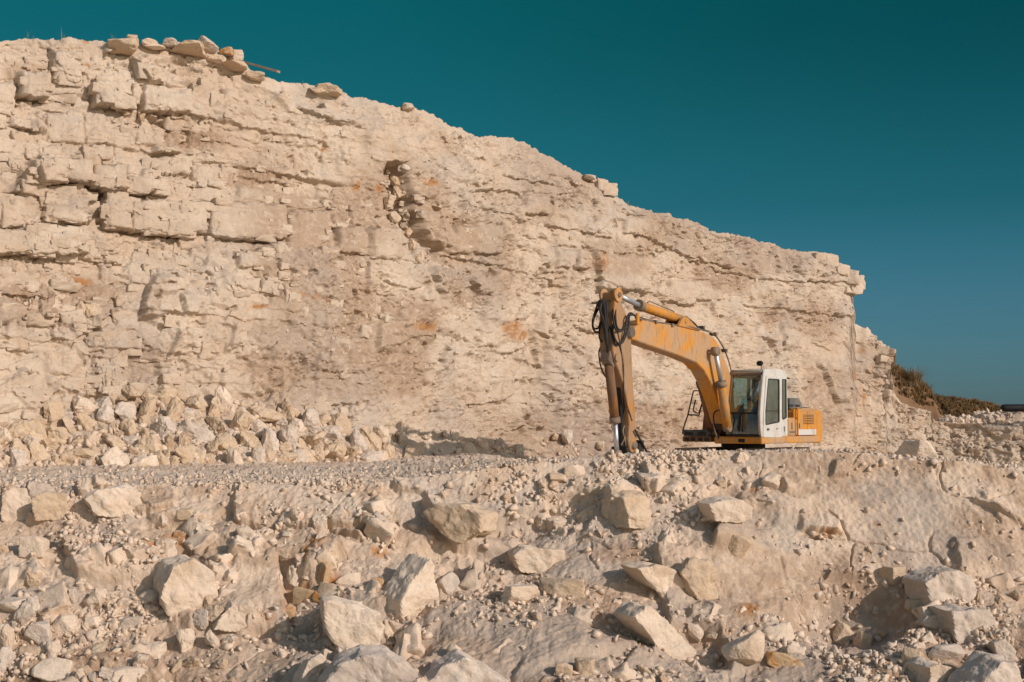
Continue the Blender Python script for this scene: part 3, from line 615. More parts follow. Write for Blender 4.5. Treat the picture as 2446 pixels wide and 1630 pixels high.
shaped_rock(2212, 1445, [(-60, -50), (-10, -52), (40, -45), (58, 0), (50, 40), (10, 58), (-40, 40), (-55, 0)], .55, 'cracked grey block just below the large rounded boulder at the right', 'grey', 37, yaw=.3)
shaped_rock(2135, 1560, [(-40, 40), (-38, -35), (-10, -45), (30, -30), (62, 10), (75, 45)], .5, 'pale angular boulder at the bottom edge, towards the right corner', 'pale', 41, yaw=.4)
shaped_rock(2255, 1555, [(-62, 30), (-30, -10), (20, -45), (50, -40), (68, 0), (72, 50), (-60, 50)], .6, 'grey boulder with a pale right end in the bottom right corner', 'grey', 45, yaw=.3)
shaped_rock(1070, 1540, [(-100, 20), (-60, -25), (-10, -42), (40, -20), (95, 15), (95, 45), (-95, 50)], .6, 'flat layered block at the bottom edge just right of the largest slab', 'grey', 49, yaw=.2, back=-.2)
shaped_rock(712, 1545, [(-40, 40), (-10, -30), (15, -42), (32, -30), (20, 10), (5, 45)], .3, 'narrow slab leaning against the left end of the largest slab', 'pale', 53, yaw=.4)
shaped_rock(540, 1412, [(-52, 30), (-35, -5), (-10, -30), (30, -28), (48, -10), (42, 15), (0, 32)], .4, 'smooth whitish wedge right of the broad whitish block', 'pale', 57, yaw=.3)
shaped_rock(252, 1152, [(-62, -8), (-30, -30), (30, -34), (66, -20), (72, 10), (20, 34), (-30, 28)], .55, 'long pale block just below the left bench edge, beside the bluish shadow', 'pale', 61, yaw=.35)
shaped_rock(42, 1160, [(-32, 30), (-30, -20), (-10, -42), (18, -38), (36, 10), (38, 42), (0, 44)], .4, 'tall pale block near the left picture edge just below the bench', 'pale', 65, yaw=.3)
shaped_rock(118, 1165, [(-36, -18), (-10, -32), (30, -28), (38, 0), (34, 28), (-30, 28)], .4, 'squarish pale block between the tall block and the long block below the bench', 'tan', 69, yaw=.3)
shaped_rock(1668, 1177, [(-52, -20), (-20, -28), (30, -28), (54, -10), (54, 18), (20, 28), (-40, 20)], .35, 'whitish ribbed boulder set in brown earth left of the smooth cut', 'pale', 73, yaw=.3)
shaped_rock(1435, 1172, [(-42, -22), (-10, -40), (30, -30), (50, 10), (52, 38), (0, 42), (-30, 10)], .5, 'shaded tan block in the upper cut below the excavator arm', 'tan', 77, yaw=-.9)
shaped_rock(1590, 1340, [(-48, -30), (-20, -58), (30, -55), (48, -10), (46, 40), (10, 58), (-20, 10)], .5, 'tall cracked tan block right of the overhanging pale block', 'tan', 81, yaw=.3)
shaped_rock(1055, 1200, [(-75, -25), (-40, -40), (20, -42), (70, -20), (72, 20), (20, 44), (-30, 20)], .6, 'tan block in the upper cut with a broad shaded lower left side', 'tan', 85, yaw=-.35)
B(1190, 1372, 100, 66, 'pale rock with ribbed left side below the lone whitish boulder', 'pale', 1, yaw=.5)
B(1290, 1352, 105, 56, 'dusty brown rock over a dark gap right of the ribbed pale rock', 'tan', 2)
B(2052, 1325, 60, 58, 'pointed tan rock left of the large grey rounded boulder', 'tan', 3, yaw=.6)
B(2138, 1432, 62, 44, 'small flat grey rock left of the cracked grey block', 'grey', 4)
B(2102, 1395, 40, 36, 'small yellowish rock under the large grey rounded boulder', 'tan', 5)
B(1940, 1462, 66, 60, 'brown wedge shaped rock in the earth left of the right hand rubble', 'tan', 6, tilt=.5)
B(1985, 1478, 38, 58, 'narrow upright rock next to the brown wedge', 'tan', 7, tilt=.1)
B(2300, 1498, 66, 72, 'dark grey boulder above the bottom right corner', 'grey', 8, tilt=-.3)
B(2165, 1500, 70, 46, 'ragged grey rock between the flat grey rock and the bottom boulders', 'grey', 9)
B(2090, 1512, 40, 46, 'upright brown split rock left of the ragged grey rock', 'tan', 10, tilt=.3)
B(1712, 1495, 86, 78, 'pale forked rock over a dark hole at the foot of the rounded buttress', 'pale', 11)
B(1800, 1522, 92, 46, 'yellowish slab slanting down to the right of the forked rock', 'rust', 12, tilt=.45)
B(1690, 1262, 60, 54, 'grey tinted block low in the brown earth under the ribbed boulder', 'tan', 13)
B(1028, 1348, 44, 56, 'small grey upright stone right of the tall pointed slab', 'grey', 14, tilt=-.4)
B(80, 1258, 60, 62, 'pale rounded block on the left slope under the tall block', 'pale', 15)
B(165, 1298, 38, 40, 'small squarish pale stone on the left slope', 'pale', 16)
B(300, 1432, 76, 44, 'grey topped flat stone alone on dusty ground at the left', 'grey', 17)
B(50, 1385, 92, 34, 'long thin slab at the left edge above the rubble', 'pale', 18, tilt=.12)
B(150, 1440, 72, 66, 'triangular pale rock at the top of the lower left rubble', 'pale', 19)
B(95, 1462, 62, 60, 'roundish pale rock left of the triangular one in the lower left rubble', 'grey', 20)
B(215, 1432, 44, 40, 'square pale stone right of the triangular rock', 'pale', 22)
B(352, 1498, 76, 56, 'broken pale rock in the lower left, level with the flat grey slab', 'pale', 23)
B(300, 1556, 100, 34, 'pale slab at the bottom edge left of the dusty hump', 'pale', 24)
B(135, 1545, 90, 48, 'wide pale rock at the bottom edge among the lower left rubble', 'pale', 26)
B(70, 1500, 70, 40, 'flat pale rock in the middle of the lower left rubble', 'tan', 27)
B(700, 1368, 60, 40, 'rust stained rock in the brown pocket left of the big pale block', 'rust', 28)
B(745, 1330, 34, 56, 'dark rusty upright stone in the brown pocket', 'rust', 30)
B(668, 1412, 36, 48, 'rust and white stone at the lower end of the brown pocket', 'rust', 31)
B(735, 1372, 40, 36, 'orange brown stone next to the rust stained rock', 'rust', 32)
B(800, 1335, 60, 44, 'pale rock above the big pale block', 'pale', 34)
B(870, 1340, 34, 30, 'brown spotted stone left of the tall slab tip', 'rust', 35)
B(1300, 1545, 44, 46, 'brown flattened stone near the bottom edge, left of the smooth one', 'tan', 36)
B(1345, 1535, 54, 60, 'smooth brown rounded stone near the bottom centre right', 'tan', 38)
B(1045, 1500, 30, 26, 'small pale stone lying on the flat layered block', 'pale', 39, lift=.02)
B(430, 1180, 50, 28, 'small tan stone below the long pale block', 'tan', 40, sub=4)
B(1280, 1100, 40, 26, 'flat tan stone below the bench edge at centre', 'tan', 41, sub=4)
B(1320, 1082, 50, 30, 'squarish pale stone set in the bench edge left of the excavator arm', 'pale', 42, sub=4)
B(1165, 1145, 34, 24, 'shaded small block below the bench edge', 'tan', 43, sub=4)
# a boulder on the bench at the right
p0 = bench_at(2205, 33.0)
v_, f_ = rock_shape(991, 5, (1.25, 1.0, .95), planes=9)
x, y, z = at(2195, 1083, 33)
tag(put('rock', mesh_from('rock', v_, f_, M['pale']), (x, y, z - .05), (0, .1, .6)), 'lone boulder on the bench right of the excavator, its left side in shade', 'rock')
# stones on the skyline
SK = [(285, 98, 66, 34, 'large dark brown slab overhanging the cliff top, highest point of the skyline', 'tan'), (305, 84, 34, 26, 'pointed stone on top of the overhanging slab', 'tan'),
      (345, 96, 36, 20, 'small pale stone right of the pointed skyline stone', 'pale'), (352, 107, 40, 10, 'thin flat stone wedged under the small skyline stone', 'pale'), (390, 97, 44, 20, 'rounded stone in the middle of the skyline row', 'grey'),
      (432, 108, 90, 26, 'long brownish slab on the cliff top', 'tan'), (465, 98, 56, 34, 'big domed stone at the right of the skyline row', 'grey'), (522, 112, 28, 22, 'small stone with a rusty spot left of the square skyline stone', 'rust'),
      (544, 122, 36, 30, 'square skyline stone just above the wooden plank', 'pale'), (498, 133, 44, 18, 'flat stone jutting out below the skyline row', 'pale'), (534, 146, 48, 18, 'darker flat stone under the plank end', 'tan'),
      (590, 172, 50, 22, 'tan stone under the wooden plank', 'tan'), (757, 200, 60, 30, 'rounded stone with an orange spot alone on the cliff top slope', 'tan'), (728, 205, 30, 16, 'small stone beside the rounded cliff top stone', 'tan'),
      (937, 240, 34, 20, 'small stone perched on the skyline above the fissure', 'pale'), (1352, 406, 30, 12, 'small stone on the skyline above a notch', 'grey'), (1366, 412, 18, 12, 'tiny stone on the skyline just right of another', 'pale')]
for i, (dx, dy, dw, dh, lab, mt) in enumerate(SK):
    px, py, w, h = [v * D2F for v in (dx, dy, dw, dh)]
    j = int(round((px + 240) / 2900 * (NU - 1))); Y = P[-4, j, 1] - .15
    q, f = rock_shape(700 + i * 3, 4, (w * Y / F * 1.1, max(w, h) * Y / F * 1.2, h * Y / F * 1.0), planes=7, rough=.09)
    x, y, z = at(px, py + h * .26, Y); tag(put('rock', mesh_from('rock', q, f, M[mt]), (x, y, z), (0, rr.uniform(-.1, .25) if dw > 30 else .1, rr.uniform(-.2, .2))), lab, 'rock')
# wooden plank on the crest
x0, y0, z0 = at(560 * D2F, 143 * D2F, P[-4, 560, 1] - .4); x1, y1, z1 = at(640 * D2F, 165 * D2F, P[-4, 560, 1] - .9)
def box_between(name, a, b, w, h, mat, parent=None, up=(0, 0, 1)):
    a, b = Vector(a), Vector(b); dv = b - a; L = dv.length; dv.normalize(); sd = dv.cross(Vector(up)).normalized(); u_ = sd.cross(dv)
    vs = [a + dv * (L * i) + sd * (w * .5 * j) + u_ * (h * .5 * k) for i in (0, 1) for j in (-1, 1) for k in (-1, 1)]
    me = bpy.data.meshes.new(name); me.from_pydata([tuple(v) for v in vs], [], [(0, 1, 3, 2), (4, 6, 7, 5), (0, 4, 5, 1), (2, 3, 7, 6), (0, 2, 6, 4), (1, 5, 7, 3)])
    me.materials.append(mat); o = bpy.data.objects.new(name, me); COL.objects.link(o); o.parent = parent; return o
tag(box_between('plank', (x0, y0, z0), (x1, y1, z1), .16, .06, M['wood']), 'weathered wooden plank sticking out of the cliff top into the sky', 'plank')

# prototypes for the heaps
PR = {}
for mt in ('pale', 'tan', 'grey'):
    PR[mt] = [mesh_from('heap_rock', *hull_rock(300 + 17 * i + len(mt), (1.1, rr.uniform(.75, 1.0), rr.uniform(.6, .9)), n=rr.choice([16, 20, 26]), cuts=3, rough=.06), M[mt]) for i in range(12)]
def free(px, py, r, lst):
    for a, b, c in lst:
        if (px - a) ** 2 + ((py - b) * 1.15) ** 2 < ((r + c) * .36) ** 2: return False
    return True
def clear_of_boulders(px, py, k=.5):
    return all(abs(px - a) > w * k or abs(py - b) > h * k for a, b, w, h in occupied)
def heap(n, region, sizes, surf, label, group, mats, seed, emb=.18, out=.12, ex=2.2):
    r = random.Random(seed); lst = []; cnt = 0; tries = 0; sizes = sorted([sizes[0] + (sizes[1] - sizes[0]) * r.random() ** ex for _ in range(n)], reverse=True)
    while cnt < n:
        px, py = region(r); sz = sizes[cnt]; tries += 1
        if not free(px, py, sz * (.80 if surf is c_at else 1), lst) or (surf is g_at and not clear_of_boulders(px, py)):
            if tries > 90: cnt += 1; tries = 0
            continue
        tries = 0
        p, nr = surf(px, py); s = sz * p.y / F
        o = put('rock', r.choice(PR[r.choice(mats)]), p + nr.normalized() * (s * out), (r.uniform(0, 6), r.uniform(0, 6), r.uniform(0, 6)), (s * r.uniform(.9, 1.3), s * r.uniform(.8, 1.1), s * r.uniform(.75, 1.1)))
        lst.append((px, py, sz)); cnt += 1
        lb, gp = label(px, py) if callable(label) else (label, group)
        tag(o, lb, 'rock', gp)
    return lst
def reg_pile(r):
    while True:
        px = r.uniform(-120, 900); t = PILE(px) - 4; b = FOOT(px) + 6
        py = r.uniform(t, b)
        if r.random() < (.45 if px < 180 else 1): return px, py
def lab_pile(px, py):
    if px < 180: return 'dusty tan rock scattered at the left end of the wall foot heap', 'rocks at the left end of the wall foot heap'
    if py < FOOT(px) - 70: return 'pale angular rock high on the heap against the quarry wall', 'rocks high on the wall foot heap'
    if px > 640: return 'chunky pale rock at the right end of the wall foot heap', 'rocks at the right end of the wall foot heap'
    return 'pale angular rock low in the heap along the wall foot', 'rocks low in the wall foot heap'
heap(190, reg_pile, (22, 74), c_at, lab_pile, None, ['pale', 'tan', 'tan', 'tan', 'grey'], 11, ex=1.6)
heap(14, lambda r: (r.uniform(890, 1245), r.uniform(1035, 1090)), (22, 80), c_at, 'rock lying in the excavator shadow at the wall foot', 'rocks in the excavator shadow', ['tan', 'grey', 'pale'], 12)
heap(5, lambda r: (r.uniform(1250, 1460), r.uniform(1040, 1085)), (14, 40), c_at, 'small tan rock at the wall foot between shadow and excavator arm', 'rocks at the wall foot left of the excavator', ['tan'], 13)
heap(44, lambda r: (r.uniform(-40, 560) if r.random() < .8 else r.uniform(0, 300), r.uniform(1420, 1660)), (24, 74), g_at, 'pale angular rock in the rubble of the lower left corner', 'rocks in the lower left rubble', ['pale', 'pale', 'grey', 'tan'], 14)
heap(5, lambda r: (r.uniform(-20, 420), r.uniform(1180, 1420)), (22, 50), g_at, 'small pale rock on the left slope under the bench', 'rocks on the left slope', ['pale', 'tan'], 15)
heap(14, lambda r: (r.uniform(1900, 2480), r.uniform(1420, 1660)), (20, 60), g_at, 'brownish rock in the rubble of the lower right corner', 'rocks in the lower right rubble', ['tan', 'tan', 'grey'], 16)
heap(7, lambda r: (r.uniform(640, 1800), r.uniform(1250, 1660)), (20, 52), g_at, 'small tan rock loose on the central slope', 'rocks on the central slope', ['tan', 'pale'], 17)

for i, (dx, dy, dw, dh, lab) in enumerate([(905, 415, 22, 28, 'blocky stone jammed at the top of the fissure in the quarry face'), (912, 445, 26, 34, 'stone in the fissure beside the dark opening'), (893, 468, 28, 40, 'ribbed pale stone bulging on the left side of the dark opening'),
        (905, 500, 30, 26, 'pale stone under the dark opening of the fissure'), (930, 388, 26, 20, 'small grey stone above the fissure'), (935, 535, 18, 24, 'small stone in the lower fissure'), (946, 566, 18, 34, 'narrow upright stone near the lower end of the fissure'), (960, 596, 24, 34, 'lowest stone of the fissure'),
        (1300, 1005, 26, 36, 'pale upright boulder at the wall foot left of the excavator arm'), (205, 712, 26, 30, 'pale broken stone in the brown earth of the left face'), (185, 708, 20, 30, 'cracked stone at the left of a brown earth patch on the face'), (320, 268, 24, 20, 'small tan block below the upper cracks of the face'), (292, 262, 18, 14, 'tiny tan block left of a similar bigger one in the upper face'),
        (1310, 548, 10, 12, 'tiny bright white stone on a strata ledge')]):
    px, py, w, h = [v * D2F for v in (dx, dy, dw, dh)]; p, nr = c_at(px - 4, py); k = p.y / F; nr.z = 0; nr.normalize()
    q, f = hull_rock(1500 + i * 7, (w * k * 1.15, min(w, h) * k * 1.1, h * k * 1.15), n=12, cuts=3, rough=.05)
    x, y, z = at(px, py, p.y); tag(put('rock', mesh_from('rock', q, f, M['grey' if i in (4, 8) else 'tan']), Vector((x, y, z)) + nr * (.03 + .06 * w * k), (0, 0, .5)), lab, 'rock')
# loose stones: uncountable, one object
def stones(name, pts, sizes, mat, seed, sub=2, protos=None, yaw=None):
    r = np.random.RandomState(seed); protos = protos or [hull_rock(900 + i, (1.15, r.uniform(.6, 1), r.uniform(.4, .75)), n=r.choice([7, 9, 12])) for i in range(30)]
    nP = len(protos); A, Fc, off = [], [], 0
    q = r.normal(size=(len(pts), 4)); q /= np.linalg.norm(q, axis=1, keepdims=True)
    if yaw is not None: q = np.stack([np.cos(yaw / 2), q[:, 0] * .06, q[:, 1] * .06, np.sin(yaw / 2)], -1); q /= np.linalg.norm(q, axis=1, keepdims=True)
    for i, (p, s) in enumerate(zip(pts, sizes)):
        v, f = protos[r.randint(nP)]; w, x, y, z = q[i]
        R = np.array([[1 - 2 * (y * y + z * z), 2 * (x * y - z * w), 2 * (x * z + y * w)], [2 * (x * y + z * w), 1 - 2 * (x * x + z * z), 2 * (y * z - x * w)], [2 * (x * z - y * w), 2 * (y * z + x * w), 1 - 2 * (x * x + y * y)]])
        A.append((v * s) @ R.T + p); Fc.append(f + off); off += len(v)
    A = np.concatenate(A); Fc = np.concatenate(Fc)
    me = bpy.data.meshes.new(name); me.vertices.add(len(A)); me.vertices.foreach_set('co', A.reshape(-1).astype(np.float32))
    n = len(Fc); me.loops.add(n * 3); me.loops.foreach_set('vertex_index', Fc.reshape(-1).astype(np.int32)); me.polygons.add(n)
    me.polygons.foreach_set('loop_start', (np.arange(n) * 3).astype(np.int32)); me.polygons.foreach_set('loop_total', np.full(n, 3, np.int32)); me.update()
    me.materials.append(mat); o = bpy.data.objects.new(name, me); COL.objects.link(o); return o
def sample_grid(PP, i0, i1, weight, n, r):
    w = weight / weight.sum(); idx = r.choice(w.size, n, p=w.reshape(-1)); i, j = np.unravel_index(idx, w.shape); return i + i0, j
R_ = np.random.RandomState(77)
clump = ss(.35, .7, vn(a_ / .9 + 3, b_ / .7, 38))
wt = (clump ** 2 + .06) * (1 - .88 * smoothR) * np.where((yga < 1690), 1, 0) * (1 - isb)
wt *= np.where((uga < 560) & (yga > 1400), 2.2, 1) * (1 + 1.5 * ss(1900, 2000, uga) * ss(1380, 1430, yga)) * (.5 + 1.5 * ss(60, 0, yga - (gc[None] + 0)))
wt += isb * 1.3 * ss(9, 0, b_) * (.2 + clump * 1.2)
i, j = sample_grid(PG, 0, 0, wt, 23000, R_)
sz = (.018 + .15 * R_.rand(23000) ** 5)
sz = np.where(i >= NVG, np.minimum(sz, .12), sz)
o = stones('loose_stones', PG[i, j] + nn[i, j] * (sz * .12)[:, None], sz, M['gravel'], 5)
tag(o, 'loose stones and chips strewn over the cut and the bench edge', 'gravel', kind='stuff')
# chips in the wall foot heap and on ledges
wc = ss(-6, 10, yy - PILE(u2)) * (1 - .6 * (u2 > 1260)) + .002 * (rough > .8) * (1 - V[:, None] ** 6)
i, j = sample_grid(P, 0, 0, wc, 4500, R_)
sz = (.04 + .24 * R_.rand(4500) ** 3)
sz = np.where(yy[i, j] < PILE(U[j]) - 2, sz * .45, sz)
o = stones('rubble', P[i, j] + np.stack([nx[j], ny[j], 0 * nx[j]], -1) * (sz * .15)[:, None], sz, M['gravel'], 6)
tag(o, 'small broken stone filling the heap along the foot of the quarry wall', 'rubble', kind='stuff')

# broken rock standing out of the cut and of the quarry face
rk = np.random.RandomState(31)
lipm = np.where(uga < 1250, ss(.12, .6, -b_), 1.0)
pb1 = [hull_rock(1200 + i, (1.1, rk.uniform(.6, 1), rk.uniform(.5, .9)), n=rk.choice([8, 10, 14]), cuts=2, rough=.08, boxy=i % 2 == 0) for i in range(30)]
we = lipm * ss(.45, .75, vn(a_ / 1.0 + 33, b_ / .7, 39)) * (1 - .93 * smoothR) * (1 - isb) * np.where((yga < 1690), 1, 0) + .05 * (1 - isb) * (1 - smoothR) * (yga < 1690)
we *= lipm
i, j = sample_grid(PG, 0, 0, we, 720, rk)
sz = .10 + .42 * rk.rand(720) ** 2.3
keep = np.array([clear_of_boulders(*proj(*PG[a, b]), k=.42) for a, b in zip(i, j)]); i, j, sz = i[keep], j[keep], sz[keep]
o = stones('outcrop', PG[i, j] - nn[i, j] * (sz * .20)[:, None], sz, M['ground'], 8, protos=pb1); tag(o, kind='structure')
pb2 = [hull_rock(1300 + i, (1.1, rk.uniform(.5, .8), rk.uniform(.3, .75)), cuts=2, rough=.06, boxy=True) for i in range(30)]
wc = (blk_m[:] * .8 * ss(900, 300, u2) + .25 * ss(.5, .66, vn(s2 / 1.4 + 90, z2 / .8, 47))) * (yy < PILE(u2) - 10) * (1 - ss(.93, .99, V[:, None] + 0 * u2)) * (.25 + .75 * ss(.3, .7, fine_m)) * (F / Yd) ** -1.2
i, j = sample_grid(P, 0, 0, wc, 2200, rk)
sz = np.where(U[j] < 900, .14 + .62 * rk.rand(2200) ** 3, .10 + .34 * rk.rand(2200) ** 3)
ang = np.arctan2(ty[j], tx[j]) + rk.normal(size=2200) * .12
o = stones('cliff_outcrop', P[i, j] - np.stack([nx[j], ny[j], 0 * nx[j]], -1) * (sz * rk.uniform(.2, .36, 2200))[:, None], sz, M['cliff'], 9, protos=pb2, yaw=ang); tag(o, kind='structure')
pts_, szs_, yw_ = [], [], []
for _ in range(46):
    dy_ = rk.uniform(385, 600); dx_ = np.interp(dy_, [380, 480, 560, 610], [905, 925, 955, 985]) + rk.uniform(-14, 34); p, nr = c_at(dx_ * D2F, dy_ * D2F)
    pts_.append(tuple(p)); szs_.append(rk.uniform(8, 24) * D2F * p.y / F * 1.2); yw_.append(rk.uniform(0, 3))
o = stones('fissure_rubble', np.array(pts_), np.array(szs_), M['cliff'], 12, protos=pb1, yaw=np.array(yw_)); tag(o, kind='structure')
pts_, szs_, yw_ = [], [], []
for dx, dy, w in [(1946, 636, 40), (1956, 652, 46), (1960, 664, 34), (1930, 622, 46), (1905, 600, 40), (1950, 668, 30), (2024, 806, 26), (2026, 826, 26), (1880, 592, 36), (1395, 436, 40), (1380, 425, 34), (2040, 905, 24), (2010, 786, 26)]:
    px, py = dx * D2F, dy * D2F; p, nr = c_at(px - 8, py + 6); x, y, z = at(px, py, p.y + .1); pts_.append((x, y, z)); szs_.append(w * D2F * p.y / F * 1.25); yw_.append(rk.uniform(0, 1.2))
o = stones('cliff_outcrop', np.array(pts_), np.array(szs_), M['cliff'], 10, protos=pb2, yaw=np.array(yw_)); tag(o, kind='structure')

# ------------------------------------------------------------------ far right: banks, grass, pipe
def bank(name, pts, Y0, depth, mat, kind='structure', rough_=.1, base=-2.2, seed=0):
    """pts: (display px, py) of the skyline; the bank rises from base at Y0 to the skyline and falls behind"""
    a = np.array(pts, float) * D2F; n = 240; m = 60; uu = np.linspace(a[0, 0], a[-1, 0], n); ty_ = np.interp(uu, a[:, 0], a[:, 1])
    vv = np.linspace(0, 1.6, m)[:, None]; Yv = Y0 + depth * vv + 0 * uu[None]
    xt, yt, zt = at(uu, ty_, Y0 + depth); prof_ = np.where(vv <= 1, np.sin(np.clip(vv, 0, 1) * math.pi / 2) ** .8, 1 - .5 * (vv - 1))
    Z = base + (zt[None] - base) * prof_; Xv = np.repeat(xt[None], m, 0) + 0 * vv
    dsp = rough_ * (fbm(Xv / 1.2, Yv / 1.2, 5, 20 + seed) + .8 * facet(Xv / .6, Yv / .5, 20 + seed)[0]) * np.clip(vv * 3, 0, 1)
    Pb = np.stack([Xv, Yv, Z + dsp], -1)
    o = grid_mesh(name, Pb, mat); tag(o, kind=kind); return Pb
hb = bank('hillside', [(1990, 800), (2034, 836), (2060, 848), (2080, 875), (2112, 882), (2128, 905), (2140, 940), (2160, 1000)], 60, 4.5, M['earth'], seed=1)
gb = bank('grassy_bank', [(2120, 935), (2140, 916), (2200, 922), (2260, 930), (2295, 938), (2310, 955), (2380, 975)], 64, 6, M['earth'], seed=2)
rb = bank('rubble_ridge', [(2140, 968), (2180, 963), (2230, 962), (2260, 950), (2300, 952), (2340, 945), (2380, 944), (2560, 950)], 56.8, 3.2, M['gravel'], rough_=.22, seed=3)
rj = np.random.RandomState(4); ii_, jj_ = rj.randint(8, 44, 700), rj.randint(0, 240, 700); sz_ = .08 + .4 * rj.rand(700) ** 2.5
o = stones('ridge_rubble', rb[ii_, jj_], sz_, M['gravel'], 14, protos=pb1); tag(o, 'broken grey rock heaped on the low ridge at the right edge', 'rubble', kind='stuff')
def tufts(name, pts, hts, blades, mat, seed, spread=.5, width=.012):
    r = random.Random(seed); V_, F_ = [], []
    for p, h in zip(pts, hts):
        for _ in range(blades):
            ang = r.uniform(0, 2 * math.pi); le = spread * r.uniform(.02, 1) ** .8; hh = h * r.uniform(.5, 1.1); w = width * r.uniform(.7, 1.4)
            b0 = Vector(p) + Vector((r.gauss(0, .12 * h), r.gauss(0, .12 * h), 0)); dv = Vector((math.cos(ang), math.sin(ang), 0)); sd = Vector((-dv.y, dv.x, 0)) * w
            m1 = b0 + dv * (le * hh * .35) + Vector((0, 0, hh * .6)); tp = b0 + dv * (le * hh) + Vector((0, 0, hh * (1 - .25 * le)))
            k = len(V_); V_ += [b0 - sd, b0 + sd, m1 - sd * .8, m1 + sd * .8, tp]; F_ += [(k, k + 1, k + 3, k + 2), (k + 2, k + 3, k + 4)]
    me = bpy.data.meshes.new(name); me.from_pydata([tuple(v) for v in V_], [], F_); me.materials.append(mat); o = bpy.data.objects.new(name, me); COL.objects.link(o); return o
def pb(Pb, px, py):
    q, r = proj(Pb[..., 0], Pb[..., 1], Pb[..., 2]); k = np.argmin((q - px) ** 2 + (r - py) ** 2); return tuple(Pb.reshape(-1, 3)[k])
r5 = random.Random(9)
def gp(Pb, r, xr, rows=(10, 38)): 
    cols = [k for k in range(Pb.shape[1]) if xr[0] <= proj(*Pb[30, k])[0] <= xr[1]]
    return tuple(Pb[r.randint(*rows), r.choice(cols)] - np.array([0, 0, .05]))
for (px, py, h, sp, lab) in [(2172, 915, 1.25, .9, 'big round tuft of dry feathery scrub on the brown bank beside the cliff end'), (2195, 935, .8, .9, 'lower dry bush right of the big scrub tuft'), (2150, 940, .7, .8, 'greyish dry bush at the foot of the brown bank'),
                             (2126, 878, .28, .9, 'small dark bush on the crest of the brown bank'), (2206, 960, .75, .6, 'straw coloured tuft hanging over the cut at the end of the cliff')]:
    p = pb(hb, px, py); pp = [(p[0] + r5.gauss(0, .30 * h), p[1] + r5.gauss(0, .25 * h) - .1, p[2] - .12 - r5.uniform(0, .1)) for _ in range(16)]
    tag(tufts('dry_bush', pp, [h * r5.uniform(.55, 1) for _ in range(16)], 110, M['scrub'] if 'scrub' in lab or 'grey' in lab or 'dark' in lab else M['drygrass'], int(px), spread=sp * 1.7, width=.007), lab, 'bush')
pts = [gp(gb, r5, (2225, 2400), (14, 40)) for _ in range(700)] + [gp(hb, r5, (2115, 2225), (16, 38)) for _ in range(320)]
tag(tufts('dry_grass', pts, [r5.uniform(.12, .36) for _ in pts], 34, M['drygrass'], 31, spread=.5), 'brown dry grass covering the low bank behind the bench at the right', 'grass', kind='stuff')
for px, py, h, lab in [(63, 92, .32, 'single thin dry stalk on the skyline at the far left'), (146, 88, .36, 'sparse dry weed on the skyline left of the rocks'), (80, 90, .22, 'low dry tuft on the skyline beside the thin stalk'),
                       (270, 98, .35, 'dry reddish tuft left of the overhanging slab'), (527, 110, .35, 'thin dry stalk beside the rusty spotted skyline stone'), (724, 196, .3, 'thin dry weed on the crest left of the rounded stone'), (1500, 500, .3, 'faint dry tuft on the sloping skyline'), (560, 150, .18, 'dry weed below the plank')]:
    j = int(round((px + 240) / 2900 * (NU - 1))); p = P[-3, j]
    tag(tufts('dry_weed', [tuple(p - np.array([0, 0, .05]))], [h * 1.1], 4 if 'thin' in lab else 12, M['scrub'], int(px), spread=.5, width=.0035), lab, 'weed')
# black pipe on the ridge
def tube(name, pts, rad, mat, parent=None, seg=10, smooth=True):
    pts = [Vector(p) for p in pts]; bm = bmesh.new(); rings = []; n = len(pts); up = None
    for i, p in enumerate(pts):
        t = (pts[min(i + 1, n - 1)] - pts[max(i - 1, 0)]).normalized()
        if up is None: up = t.orthogonal().normalized()
        up = (up - t * up.dot(t)).normalized(); s_ = t.cross(up); rd = rad[i] if isinstance(rad, (list, tuple)) else rad
        rings.append([bm.verts.new(p + (up * math.cos(a) + s_ * math.sin(a)) * rd) for a in [2 * math.pi * k / seg for k in range(seg)]])
    for a, b in zip(rings, rings[1:]):
        for k in range(seg): bm.faces.new((a[k], a[(k + 1) % seg], b[(k + 1) % seg], b[k]))
    bm.faces.new(rings[0][::-1]); bm.faces.new(rings[-1])
    me = bpy.data.meshes.new(name); bm.to_mesh(me); bm.free(); me.materials.append(mat)
    if smooth: me.polygons.foreach_set('use_smooth', [len(p.vertices) == 4 for p in me.polygons])
    o = bpy.data.objects.new(name, me); COL.objects.link(o); o.parent = parent; return o
x, y, z = at(2393, 975, 57.5)
pr_ = [(x, y, z)] ; R_p = .165
pts = [(x + .0, y, z - .02), (x + .04, y, z), (x + .14, y, z), (x + 2.5, y + .3, z), (x + 7, y + 1, z)]
tag(tube('pipe', pts, [.09, .14, R_p, R_p, R_p], M['pipe'], seg=20), 'thick black plastic pipe lying on the rubble ridge at the right edge', 'pipe')
# EXC

# ------------------------------------------------------------------ excavator
EX_TH = math.radians(36); EFX, EFY = -math.sin(EX_TH), -math.cos(EX_TH); ECX, ECY, EGZ = 6.6, 38.0, -1.6
ex = bpy.data.objects.new('excavator', None); COL.objects.link(ex)
ex.location = (ECX, ECY, EGZ); ex.rotation_euler = (0, 0, math.atan2(EFY, EFX))
tag(ex, 'yellow tracked excavator with white cab and bare hanging arm, parked on the bench', 'excavator')
def pr(px, py, y=0.0):
    """a point (forward, height) of the machine's plane y seen at photo pixel"""
    a = (px - W0 / 2) / F; b = (H0 / 2 - py) / F; tx_ = a / (CP - b * SP); tz_ = (SP + b * CP) / (CP - b * SP)
    # world X = ECX + EFX r - EFY y ; Y = ECY + EFY r + EFX y
    r = (ECX - EFY * y - tx_ * (ECY + EFX * y)) / (tx_ * EFY - EFX)
    Y = ECY + EFY * r + EFX * y; return (r, tz_ * Y - EGZ)
